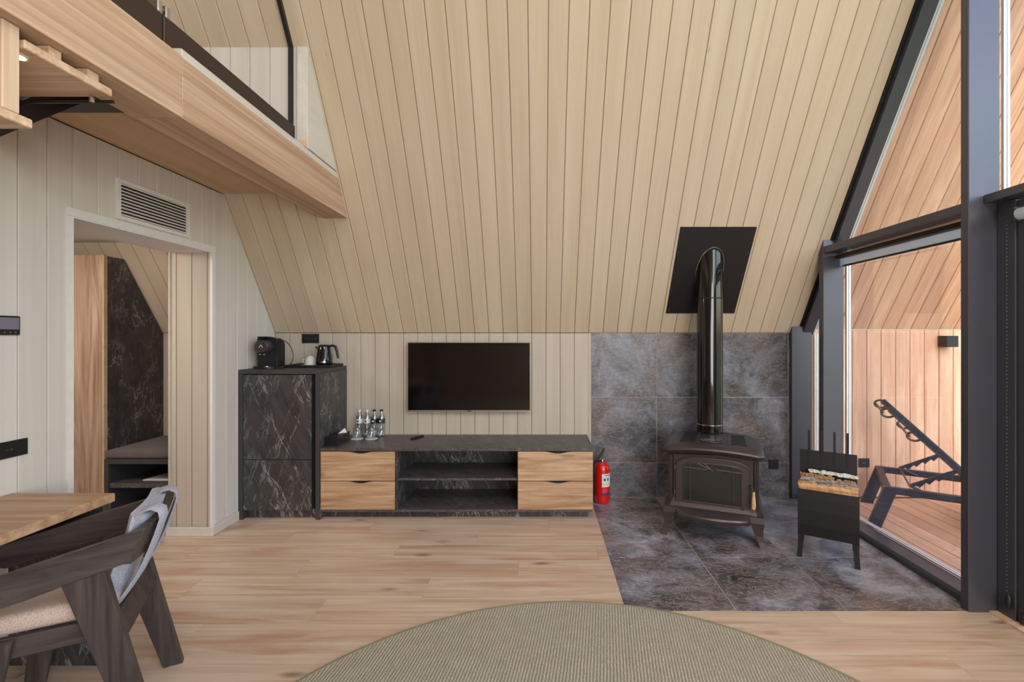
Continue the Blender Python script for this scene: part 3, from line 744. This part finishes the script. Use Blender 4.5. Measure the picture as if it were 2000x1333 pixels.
# firewood
def log(name, loc, rz, L, w_, h_, mat, label, seed, rx=0):
    rnd = random.Random(seed); n = 22; rings = []
    base = [(-.5, -.35), (-.25, -.5), (.2, -.48), (.5, -.2), (.45, .25), (.1, .5), (-.3, .42)]
    for i in range(n):
        x = -L/2+L*i/(n-1); k = 1+rnd.uniform(-.10, .10)
        rings.append([(x+(rnd.uniform(-.006, .006) if i in (0, n-1) else 0), a*w_*k+rnd.uniform(-.005, .005), b*h_*k+rnd.uniform(-.005, .005)) for a, b in base])
    o = obj(name, loft(new(), rings), mat); o.location = loc; o.rotation_euler = (rx, 0, rz)
    tag(o, label, 'firewood', 'firewood in the rack'); return o
def lw(x, y, z):
    return (1.8765+x*math.cos(th)-y*math.sin(th), 3.05+x*math.sin(th)+y*math.cos(th), z)
log('log', lw(0, .050, .462), th+.02, .335, .075, .07, M_log, 'orange split log lying along the front edge of the rack', 1)
log('log', lw(.0, .120, .480), th-.04, .32, .06, .055, M_bark, 'grey barked log lying in the middle of the rack', 2, .3)
log('log', lw(-.06, .187, .492), th+.03, .20, .055, .05, M_log, 'short pale split log behind the grey barked log', 3)
log('log', lw(.105, .182, .478), th-.04, .11, .05, .05, M_log, 'smallest split log at the right end of the rack', 4)
log('log', lw(.03, .238, .524), th-.10, .29, .030, .022, plain('planed_batten', (206, 206, 190), .7), 'thin pale batten lying at the back of the rack', 5)
log('log', lw(-.10, .24, .48), th+.03, .13, .05, .055, M_log, 'reddish split log at the back left corner of the rack', 6)
log('log', lw(0, .07, .385), th, .33, .09, .085, M_log, 'thick split log buried under the front orange log', 7)
log('log', lw(0, .185, .375), th, .33, .11, .10, M_bark, 'thick barked log buried in the lower layer', 8)
log('log', lw(0, .14, .265), th, .33, .20, .11, M_log, 'wide split log at the bottom of the rack pile', 9)

# --- extinguisher
ex = thing('fire_extinguisher', 'red fire extinguisher standing on the slate beside the console', 'extinguisher', (.552, 4.15, 0))
obj('cylinder', lathe(new(), [(.050, .0), (.060, .004), (.0665, .02), (.0665, .30), (.062, .325), (.045, .348), (.022, .358), (.018, .366)], 32), M_red, ex, 40)
obj('valve', box(lathe(new(), [(.018, .362), (.022, .368), (.022, .385), (.012, .392)], 14), -.022, .022, -.012, .012, .372, .392, .004), M_chrome, ex)
obj('lever', prism(new(), [(-.035, .385), (-.028, .382), (.018, .455), (.022, .480), (.008, .482), (-.01, .44), (-.038, .398)], 'y', -.009, .009, .002), M_black, ex)
obj('carry_handle', B(-.045, .01, -.008, .008, .378, .388, .002), M_black, ex)
obj('gauge', tube(new(), [(-.03, -.012, .388), (-.034, -.022, .389)], .012, 12), M_chrome, ex, True)
obj('hose', tube(new(), [(-.02, .0, .375), (-.055, 0, .37), (-.080, 0, .33), (-.083, .01, .22), (-.078, .01, .10), (-.074, .01, .06)], .008, 8), M_black, ex, True)
def wraplabel(r, a0, a1, z0, z1, mat, name, par):
    bm = new(); n = 14; A = [[bm.verts.new((r*math.cos(a0+(a1-a0)*i/n), r*math.sin(a0+(a1-a0)*i/n), z)) for i in range(n+1)] for z in (z0, z1)]
    for i in range(n): bm.faces.new((A[0][i], A[0][i+1], A[1][i+1], A[1][i]))
    return obj(name, bm, mat, par, True)
a0, a1 = -1.75, -.35
wraplabel(.0672, a0, a1, .155, .27, M_white, 'paper_label', ex)
wraplabel(.0672, a0, a1, .078, .098, M_blue, 'blue_band', ex)
for k, (za, zb) in enumerate(((.208, .232),)):
    wraplabel(.0676, -1.52, -1.26, za, zb, M_blue, 'pictogram', ex); wraplabel(.0676, -1.02, -.8, za, zb, M_blue, 'pictogram', ex)
for aa in (-1.5, -1.1, -.75): wraplabel(.0676, aa, aa+.1, .172, .182, M_red, 'pictogram', ex)
wraplabel(.0676, -1.35, -.45, .252, .258, M_blue, 'printed_line', ex)
for z in (.112, .124, .136): wraplabel(.0676, -1.65, -1.05, z, z+.004, M_pink, 'printed_line', ex)

# --- sockets
def socket(name, mtx, wd, hg, n, label, cat='socket'):
    r = bpy.data.objects.new(name, None); COL.objects.link(r); r.matrix_basis = mtx; tag(r, label, cat)
    obj('plate', B(-wd/2, wd/2, -hg/2, hg/2, 0, .009, .002), M_black, r)
    for i in range(n):
        c = (i-(n-1)/2)*.071
        obj('outlet', lathe(new(), [(.024, .009), (.024, .0105), (.020, .0105), (.019, .0045)], 20, c, 0, cap=False), M_irond, r)
        obj('outlet_pins', box(lathe(new(), [(.0035, .009), (.0035, .0115)], 8, c-.01, 0), c+.0065, c+.0135, -.0035, .0035, .009, .0115), M_chrome, r)
    return r
socket('double_socket', plane((-2.10, YB-.001, 1.455), (1, 0, 0), (0, 0, 1)), .156, .084, 2, 'black double socket on the board wall above the kettle tray')
socket('wall_socket', plane((2.135, YB-.001, .306), (1, 0, 0), (0, 0, 1)), .085, .085, 1, 'single black socket on the slate tiles right of the stove')
socket('outdoor_socket', plane((2.96, YB-.001, .318), (1, 0, 0), (0, 0, 1)), .10, .08, 1, 'dark socket box outside on the porch wall behind the lounger')
socket('socket_strip', plane((-2.429, 2.06, .963), (0, 1, 0), (0, 0, 1)), .30, .076, 3, 'black multi socket strip on left wall above the table')
tp = bpy.data.objects.new('thermostat', None); COL.objects.link(tp); tp.matrix_basis = plane((-2.429, 2.11, 1.53), (0, 1, 0), (0, 0, 1))
tag(tp, 'black wall control panel with grey screen at left edge', 'control panel')
obj('panel_housing', B(-.065, .065, -.044, .044, 0, .012, .003), M_black, tp)
obj('panel_display', B(-.055, .057, -.018, .036, .012, .0135), M_screen, tp)
for k in range(5): obj('button', lathe(new(), [(.003, .012), (.003, .014)], 8, -.045+k*.022, -.031), M_screen, tp)

# --- vent
vt = bpy.data.objects.new('air_vent', None); COL.objects.link(vt); vt.matrix_basis = plane((-2.43, 2.951, 2.272), (0, 1, 0), (0, 0, 1))
tag(vt, 'white slatted air vent above the doorway', 'vent')
vw, vh = .275, .117
obj('frame', box(box(box(B(-vw, vw, -vh, -vh+.022, 0, .012), -vw, vw, vh-.022, vh, 0, .012), -vw, -vw+.022, -vh+.022, vh-.022, 0, .012), vw-.022, vw, -vh+.022, vh-.022, 0, .012), M_white, vt)
obj('backing', B(-vw+.02, vw-.02, -vh+.02, vh-.02, -.0, .001), M_dark, vt)
for k in range(10):
    z = -vh+.030+k*.0195
    obj('slat', prism(new(), [(z-.0045, .010), (z+.001, .010), (z+.0075, .003), (z+.003, .003)], 'x', -vw+.022, vw-.022), M_white, vt)

# --- wardrobe & bench in the hall
XM = -3.446; HY = 3.693
wdp = thing('wardrobe', 'tall oak wardrobe side standing in the hall through the doorway', 'wardrobe', (-3.83, HY, 0))
obj('front_panel', B(-.40, XM+3.83-.012, 0, .018, 0, 2.12), M_ward, wdp)
obj('edge_strip', B(XM+3.83-.012, XM+3.83-.001, 0, .03, 0, 2.12), M_soffit, wdp)
bn = thing('hall_bench', 'low dark hall bench with open shelves and tall marble side panel', 'bench', (-3.10, HY, 0))
obj('tall_panel', prism(new(), [(.032, 0), (YB-HY-.004, 0), (YB-HY-.004, ZK-.01), (YB-HY-(2.115-ZK)/TA-.012, 2.115), (.032, 2.115)], 'x', XM+3.10-.016, XM+3.10-.002), M_marble, bn)
bx0, bx1, bd = -.344, .340, .57
obj('side_panel', B(bx0, bx0+.035, 0, bd, 0, .465), M_edge, bn)
obj('side_panel', B(bx1-.035, bx1, 0, bd, 0, .465), M_edge, bn)
obj('top_panel', B(bx0, bx1, 0, bd, .466, .506), M_edge, bn)
obj('shelf', B(bx0+.036, bx1-.036, .01, bd, .275, .312), M_marbleh, bn)
obj('back_panel', B(bx0+.036, bx1-.036, bd-.014, bd, 0, .464), M_marble, bn)
cu = obj('bench_cushion', B(-3.44, -2.765, HY-.005, HY+.575, .507, .575, .025, 4), M_bench, None, 50)
tag(cu, 'taupe cushion lying on the hall bench', 'cushion')
pp = obj('paper_tray', prism(new(), [(-.22, -.09), (.17, -.10), (.17, .12), (-.18, .10)], 'z', 0, .008, .002), M_white); pp.location = (-2.98, HY+.16, .313)
tag(pp, 'thin white folder lying on the upper bench shelf', 'folder')
rnd = random.Random(3)
def lump(name, sx_, sy_, sz_, amp, seed, mat):
    rn = random.Random(seed); bm = new(); bmesh.ops.create_icosphere(bm, subdivisions=3, radius=1)
    ph = [rn.uniform(0, 6) for _ in range(6)]
    for v in bm.verts:
        c = v.co; k = 1+amp*(math.sin(5*c.x+ph[0])*math.sin(6*c.y+ph[1])+.6*math.sin(9*c.z+ph[2]+4*c.x))
        v.co = Vector((c.x*sx_*k, c.y*sy_*k, max(c.z, -.75)*sz_*k))
    return obj(name, bm, mat, None, 60)
lp = lump('cloth_bundle', .115, .08, .075, .16, 5, M_teal); lp.location = (-3.21, HY+.17, .062); tag(lp, 'crumpled teal cloth bundle in the lower bench compartment', 'cloth')

# --- objects on the tall cabinet
ZC = 1.207
tr = thing('serving_tray', 'black rectangular tray holding the kettle and cup', 'tray', (-1.985, 4.12, ZC))
obj('tray_base', B(-.205, .195, -.13, .13, 0, .006, .002), M_black, tr)
obj('tray_rim', box(box(box(B(-.205, .195, -.13, -.124, .006, .022), -.205, .195, .124, .13, .006, .022), -.205, -.199, -.124, .124, .006, .022), .189, .195, -.124, .124, .006, .022), M_black, tr)
cm = thing('coffee_machine', 'black capsule coffee machine beside the tray on the tall cabinet', 'coffee machine', (-2.298, 3.93, ZC), math.radians(4))
hb = prism(new(), [(-.005, .012), (.125, .012), (.125, .20), (.11, .235), (.07, .252), (-.01, .252), (-.005, .20)], 'x', -.078, .088, .008)
obj('body', hb, M_black, cm)
obj('side_panel', prism(new(), [(.005, .02), (.12, .02), (.12, .195), (.10, .228), (.0, .235)], 'x', .088, .092), M_irond, cm)
hd = new()
loft(hd, [[(.052*math.cos(a)*k-.01, y, .185+.052*math.sin(a)*k) for a in [2*PI*i/24 for i in range(24)]] for y, k in ((.0, 1.2), (-.04, 1.2), (-.066, 1.1), (-.075, .9))])
obj('brew_head', hd, M_iron, cm, 40)
obj('lever', prism(new(), [(-.075, .262), (-.055, .268), (.0, .265), (.07, .258), (.07, .250), (-.01, .250), (-.06, .254)], 'x', -.045, .035, .002), M_black, cm)
obj('logo_badge', tube(new(), [(-.024, -.076, .178), (-.01, -.077, .198), (.004, -.076, .178)], .003, 6), M_white, cm)
sp = new(); box(sp, -.034, -.018, -.058, -.04, .112, .124, .002); box(sp, -.002, .014, -.058, -.04, .112, .124, .002)
obj('spout', sp, M_chrome, cm)
obj('spout_block', B(-.045, .03, -.055, 0, .124, .14, .003), M_black, cm)
obj('drip_tray', loft(new(), [[(x*1.0, y, z) for x, y in [(.092*math.cos(a), -.02+.068*min(0, math.sin(a))+.02*max(0, math.sin(a))) for a in [2*PI*i/28 for i in range(28)]]] for z in (0, .018)]), M_black, cm, 40)
obj('drip_grid', lathe(new(), [(.03, .018), (.03, .021)], 20, .03, -.055), M_chrome, cm)
obj('water_tank', B(-.07, .08, .126, .15, .02, .22, .008), M_cglass, cm)
obj('power_cord', tube(new(), [(.09, .10, .235), (.13, .10, .205), (.158, .10, .16), (.170, .10, .11), (.168, .10, .07), (.158, .10, .04), (.145, .10, .026)], .0035, 6), M_black, cm, True)
ke = thing('kettle', 'small black electric kettle on the right of the tray', 'kettle', (-1.895, 4.10, ZC+.006))
obj('power_base', lathe(new(), [(.072, 0), (.074, .004), (.070, .014)], 28), M_black, ke, 40)
obj('body', lathe(new(), [(.066, .014), (.070, .03), (.066, .07), (.058, .13), (.053, .168), (.050, .176), (.03, .182)], 32), M_pipe, ke, 40)
obj('lid', lathe(new(), [(.046, .180), (.040, .187), (.01, .190)], 24), M_black, ke, 40)
obj('handle', tube(new(), [(.042, 0, .176), (.075, 0, .182), (.098, 0, .172), (.110, 0, .14), (.118, 0, .10), (.124, 0, .07)], [.009, .011, .012, .011, .010, .009], 10), M_black, ke, True)
obj('spout', prism(new(), [(-.045, .13), (-.075, .168), (-.070, .172), (-.045, .172)], 'y', -.014, .014, .003), M_black, ke)
obj('badge', wraplabel(.0705, -1.55, -1.05, .032, .044, M_chrome, 'badge', ke) and B(0, .0001, 0, .0001, .02, .0201), M_black, ke) if False else wraplabel(.0708, -1.5, -1.0, .034, .046, M_chrome, 'badge', ke)
cp = thing('saucer', 'white saucer on the tray behind the kettle', 'saucer', (-2.035, 4.14, ZC+.006))
obj('dish', lathe(new(), [(.03, 0), (.036, .002), (.068, .010), (.068, .012), (.034, .005)], 28), M_white, cp, 40)
cpp = thing('tea_cup', 'white porcelain cup turned over on the saucer beside the kettle', 'cup', (-2.035, 4.14, ZC+.0115))
obj('bowl', lathe(new(), [(.046, .0), (.047, .01), (.043, .05), (.032, .072), (.02, .078), (.018, .084)], 28), M_white, cpp, 40)
obj('handle', tube(new(), [(-.043, 0, .055), (-.062, 0, .052), (-.066, 0, .03), (-.045, 0, .014)], .004, 6), M_white, cpp, True)
for k, (x, y, a) in enumerate(((-2.155, 4.06, .3), (-2.125, 4.10, -.5), (-2.14, 4.14, 1.0))):
    s_ = obj('sugar_sachet', B(-.026, .026, -.014, .014, 0, .007, .002), (M_pink, M_white, M_pink)[k]); s_.location = (x, y, ZC+.0065+(.007 if k == 1 else 0)*0); s_.rotation_euler = (0, 0, a)
    tag(s_, ('pink sachet at the front left of the tray', 'white sachet lying between the pink ones', 'pink sachet nearest the wall on the tray')[k], 'sachet', 'sachets on the tray')
s_ = obj('teaspoon', tube(loft(new(), [[(-.055+.018*math.cos(a)*k, .010*math.sin(a)*k, z) for a in [2*PI*i/14 for i in range(14)]] for z, k in ((.001, .5), (.004, 1))]), [(-.038, 0, .004), (.0, 0, .006), (.06, 0, .004)], .002, 6), M_chrome, None, True); s_.location = (-2.06, 4.035, ZC+.007); tag(s_, 'steel teaspoon lying on the tray', 'spoon')

# --- on the console
ZT = .576
tb = thing('tissue_box', 'black box of tissues on the console against the tall cabinet', 'tissue box', (-1.710, 3.95, ZT))
obj('box', B(-.052, .052, -.12, .12, 0, .075, .002), M_black, tb)
obj('tissue', prism(new(), [(-.0, .076), (.035, .080), (.075, .078), (.055, .118), (.045, .112)], 'x', -.012, .01, .003), M_white, tb, label='white tissue sticking out of the top')
tb.children[-1].rotation_euler = (0, 0, -1.0)
def bottle(x, y, kind, label):
    b = thing('water_bottle', label, 'bottle', (x, y, ZT), 0, 'water bottles on the console')
    pr = [(.026, 0), (.030, .006), (.0305, .05), (.028, .06), (.0305, .07), (.0305, .15), (.027, .18), (.014, .212), (.0125, .226)]
    obj('body', lathe(new(), pr, 22), M_lglass, b, 50)
    obj('water', lathe(new(), [(max(r-.003, .004), z+.003) for r, z in pr[:7]], 18), M_lglass, b, 50)
    obj('cap', lathe(new(), [(.0145, .226), (.0145, .240), (.012, .242)], 16), M_white if kind == 'w' else M_black, b, 40)
    wraplabel(.0309, 0, 2*PI, .122, .160, M_white if kind == 'w' else M_irond, 'wrap_label', b)
    em = lathe(new(), [(.008, 0), (.008, .002)], 16)
    bmesh.ops.rotate(em, verts=em.verts, cent=(0, 0, 0), matrix=Matrix.Rotation(PI/2, 3, 'X')); bmesh.ops.translate(em, verts=em.verts, vec=(-.002, -.0305, .142))
    obj('emblem', em, M_blue if kind == 'w' else M_white, b)
    return b
bottle(-1.622, 4.195, 'w', 'leftmost water bottle, white label and white cap')
bottle(-1.554, 4.195, 'w', 'second water bottle from left, white label and white cap')
bottle(-1.488, 4.195, 'b', 'third water bottle from left, black label and black cap')
bottle(-1.424, 4.195, 'b', 'rightmost water bottle, black label and black cap')
for x, side in ((-1.605, 'left'), (-1.48, 'right')):
    c = obj('coaster', lathe(new(), [(.052, 0), (.053, .002), (.050, .004)], 26), M_white); c.location = (x, 4.10, ZT)
    tag(c, f'{side} white paper coaster under an upturned glass', 'coaster', 'paper coasters on the console')
    g = obj('drinking_glass', lathe(new(), [(.037, 0), (.040, .004), (.036, .05), (.030, .088), (.026, .094), (.0, .095)], 22), M_cglass, None, 50); g.location = (x, 4.10, ZT+.0042)
    tag(g, f'clear glass upturned on the {side} white coaster', 'glass', 'upturned drinking glasses on the console')
rm = thing('remote_control', 'slim black remote control lying on the console below the television', 'remote', (-1.085, 4.13, ZT), math.radians(62))
obj('body', B(-.07, .07, -.018, .018, 0, .015, .004), M_black, rm)
obj('button_pad', B(-.05, .05, -.011, .011, .015, .0165), M_irond, rm)

# --- table
tt = thing('dining_table', 'oak topped dining table against the left wall with dark panel leg', 'table', (-2.19, 1.4, 0))
obj('tabletop', B(-.236, .236, -.75, .750, .722, .76, .002), M_table, tt)
obj('panel_leg', B(-.20, .226, .70, .74, 0, .7215), M_marble, tt)
obj('panel_leg', B(-.20, .20, -.67, -.63, 0, .7215), M_marble, tt)
obj('stretcher', B(-.02, .02, -.629, .699, .56, .72), M_irond, tt)
# tabletop grain runs toward the camera-left diagonal

# --- chair
c0 = thing('dining_chair', 'black stained armchair with grey draped back cushion at the table', 'chair', (-1.556, 1.908, 0), math.radians(-151.4))
HWD = .2305
def yz(p, s_): return p
for s_ in (1, -1):
    y0 = s_*HWD-.014; y1 = s_*HWD+.014
    obj('armrest', prism(new(), [(0, .780), (.034, .672), (.30, .606), (.52, .560), (.56, .575), (.56, .650), (.30, .712)], 'y', y0, y1, .003), M_chairw, c0)
    obj('leg', prism(new(), [(-.045, 0), (.025, 0), (.215, .631), (.105, .657)], 'y', y0-.006, y1+.006, .003), M_chairl, c0)
    obj('leg', prism(new(), [(.42, 0), (.475, 0), (.44, .475), (.335, .475)], 'y', y0+.002*s_, y1+.002*s_, .003), M_chairl, c0)
    obj('seat_rail', B(.12, .50, s_*(HWD-.032)-.012, s_*(HWD-.032)+.012, .405, .476, .003), M_chairw, c0)
obj('rear_rail', prism(new(), [(.045, .405), (.075, .400), (.105, .478), (.075, .485)], 'y', -HWD+.015, HWD-.015, .003), M_chairw, c0)
obj('front_rail', B(.47, .50, -HWD+.05, HWD-.05, .405, .476, .003), M_chairw, c0)
# back rail bowed a little behind the arm ends
n = 12; rb_ = new(); rr = []
for i in range(n+1):
    y = -HWD-.012+(2*HWD+.024)*i/n; q = y/(HWD+.012); dx = -.030*(1-q*q)
    rr.append([(dx-.006, y, .785), (dx+.024, y, .785), (dx+.062, y, .668), (dx+.034, y, .664)])
loft(rb_, rr); obj('back_rail', rb_, M_chairw, c0)
# cushion, one soft body draped over the rail
def pad(y0, y1, path, th_, name, par, mat, ny=8):
    rings = []
    m = len(path); nr = []
    for i in range(m):
        a = Vector(path[max(i-1, 0)]); b = Vector(path[min(i+1, m-1)]); d = (b-a).normalized(); nr.append(Vector((-d.y, d.x)))
    for j in range(ny+1):
        t = j/ny; y = y0+(y1-y0)*t; e_ = min(1, math.sqrt(max(0, 1-(2*t-1)**6)))*.85+.15
        bowx = -.030*(1-((y)/(HWD))**2)
        up = [(path[i][0]+nr[i].x*th_/2*e_+bowx, y, path[i][1]+nr[i].y*th_/2*e_) for i in range(m)]
        dn_ = [(path[i][0]-nr[i].x*th_/2*e_+bowx, y, path[i][1]-nr[i].y*th_/2*e_) for i in range(m)]
        rings.append(up+dn_[::-1])
    return obj(name, loft(new(), rings), mat, par, 50)
bc = pad(-.195, .195, [(.150, .485), (.128, .55), (.105, .62), (.080, .69), (.058, .755), (.050, .800), (.046, .815)], .055, 'back_cushion', c0, M_cushion, 12)
for ya, yb_ in ((-.165, -.085), (.085, .165)):
    pad(ya, yb_, [(.050, .800), (.034, .822), (.008, .826), (-.014, .812), (-.018, .785), (-.004, .735), (.014, .680), (.032, .632), (.052, .585), (.085, .53), (.115, .485)], .012, 'cushion_strap', bc, M_cushion, 5)
sc = obj('seat_cushion', B(.085, .52, -.205, .205, .478, .545, .028, 4), M_seat, c0, 60)

# --- rug
rg = thing('round_rug', 'large round sage green ribbed rug on the oak floor', 'rug', (.16, 1.09, 0))
obj('pile', lathe(new(), [(1.488, .0005), (1.49, .008), (1.484, .010), (.75, .010)], 128), M_rug, rg)
obj('binding', lathe(new(), [(1.489, .0005), (1.505, .001), (1.508, .007), (1.500, .0115), (1.488, .0115), (1.487, .009)], 128, cap=False), M_rugedge, rg, True)

# --- outdoor lamp
ol = thing('wall_lamp', 'black cube wall lamp on the cedar porch wall', 'lamp', (3.69, 4.18, 1.38))
obj('housing', B(-.052, .052, .0, .098, .0, .10, .002), M_black, ol)
obj('lens', B(-.04, .04, .012, .088, -.003, .0), M_white, ol)
# --- sun lounger
d_ = Vector((.855, -.519, 0)); ang = math.atan2(d_.y, d_.x)
slg = thing('sun_lounger', 'dark metal sun lounger with raised backrest on the porch deck', 'lounger', (2.81, 3.85, -.004), ang)
# local x = along, y = across (+y is far)
hw = .322
for s_ in (-1, 1):
    y0, y1 = s_*hw-.02, s_*hw+.02
    obj('side_rail', B(0.0, 1.95, y0, y1, .285, .335, .003), M_lounger, slg)
    obj('leg', prism(new(), [(-.125, 0), (-.035, 0), (.075, .333), (-.015, .333)], 'y', y0-.004, y1+.004, .002), M_lounger, slg)
    obj('leg', prism(new(), [(1.90, 0), (1.98, 0), (1.94, .285), (1.86, .285)], 'y', y0-.004, y1+.004, .002), M_lounger, slg)
obj('end_rail', B(-.015, .035, -hw+.02, hw-.02, .285, .333, .003), M_brown, slg)
def bar(p, q, r=.012): return tube(new(), [p, q], r, 4)
A_ = Vector((.60, 0, .335)); T_ = Vector((.03, 0, .92))
for s_ in (-1, 1):
    y = s_*(hw-.045)
    b_ = new(); u_ = (T_-A_).normalized(); nn = Vector((u_.z, 0, -u_.x))*.023
    prism(b_, [((A_+nn).x, (A_+nn).z), ((A_-nn).x, (A_-nn).z), ((T_-nn).x, (T_-nn).z), ((T_+nn).x, (T_+nn).z)], 'y', y-.012, y+.012, .002)
    obj('backrest_arm', b_, M_lounger, slg)
    st_ = new(); p = Vector((.43, .51)); q = Vector((.15, .35)); u2 = (q-p).normalized(); n2 = Vector((u2.y, -u2.x))
    if n2.y > 0: n2 = -n2
    pl = [p-n2*.010, q-n2*.010, q+n2*.012]
    for k in range(4):
        a = q+(p-q)*(.12+.2*k); b2 = q+(p-q)*(.12+.2*k+.14)
        pl += [a+n2*.014, a+(p-q)*.03+n2*.034, b2+n2*.020]
    pl += [p+n2*.012]
    prism(st_, [(v.x, v.y) for v in pl], 'y', y-.006, y+.006); obj('ratchet_bar', st_, M_lounger, slg)
    obj('support_link', bar((.15, y, .35), (.27, y, .30), .010), M_brown, slg)
u_ = (T_-A_).normalized(); nb = Vector((-u_.z, 0, u_.x))
for f_ in (1.0, .72):
    c_ = A_+(T_-A_)*f_
    loop = []
    for i in range(14):
        a = 2*PI*i/14; loop.append((c_.x-.035*math.sin(a)-.02*math.cos(a)*0-u_.x*.0, 0, c_.z-.03+.03*math.cos(a)))
    rings = []
    for s_ in (-1, 1):
        bm = new(); tube(bm, [(c_.x-.012+(x-c_.x)*1.25, s_*(hw-.045), c_.z-.03+(z-c_.z+.03)*1.1) for x, _, z in loop], .009, 6, True); obj('frame_loop', bm, M_brown, slg, True)
    obj('cross_bar', bar((c_.x-.045, -hw+.045, c_.z-.03), (c_.x-.045, hw-.045, c_.z-.03), .010), M_lounger, slg)
obj('ratchet_axle', bar((.15, -hw+.03, .35), (.15, hw-.03, .35), .008), M_lounger, slg)
obj('mesh_seat', prism(new(), [(.60, .325), (.75, .300), (1.2, .312), (1.90, .33), (1.90, .336), (1.2, .318), (.75, .306), (.60, .335)], 'y', -hw+.022, hw-.022), M_mesh, slg)
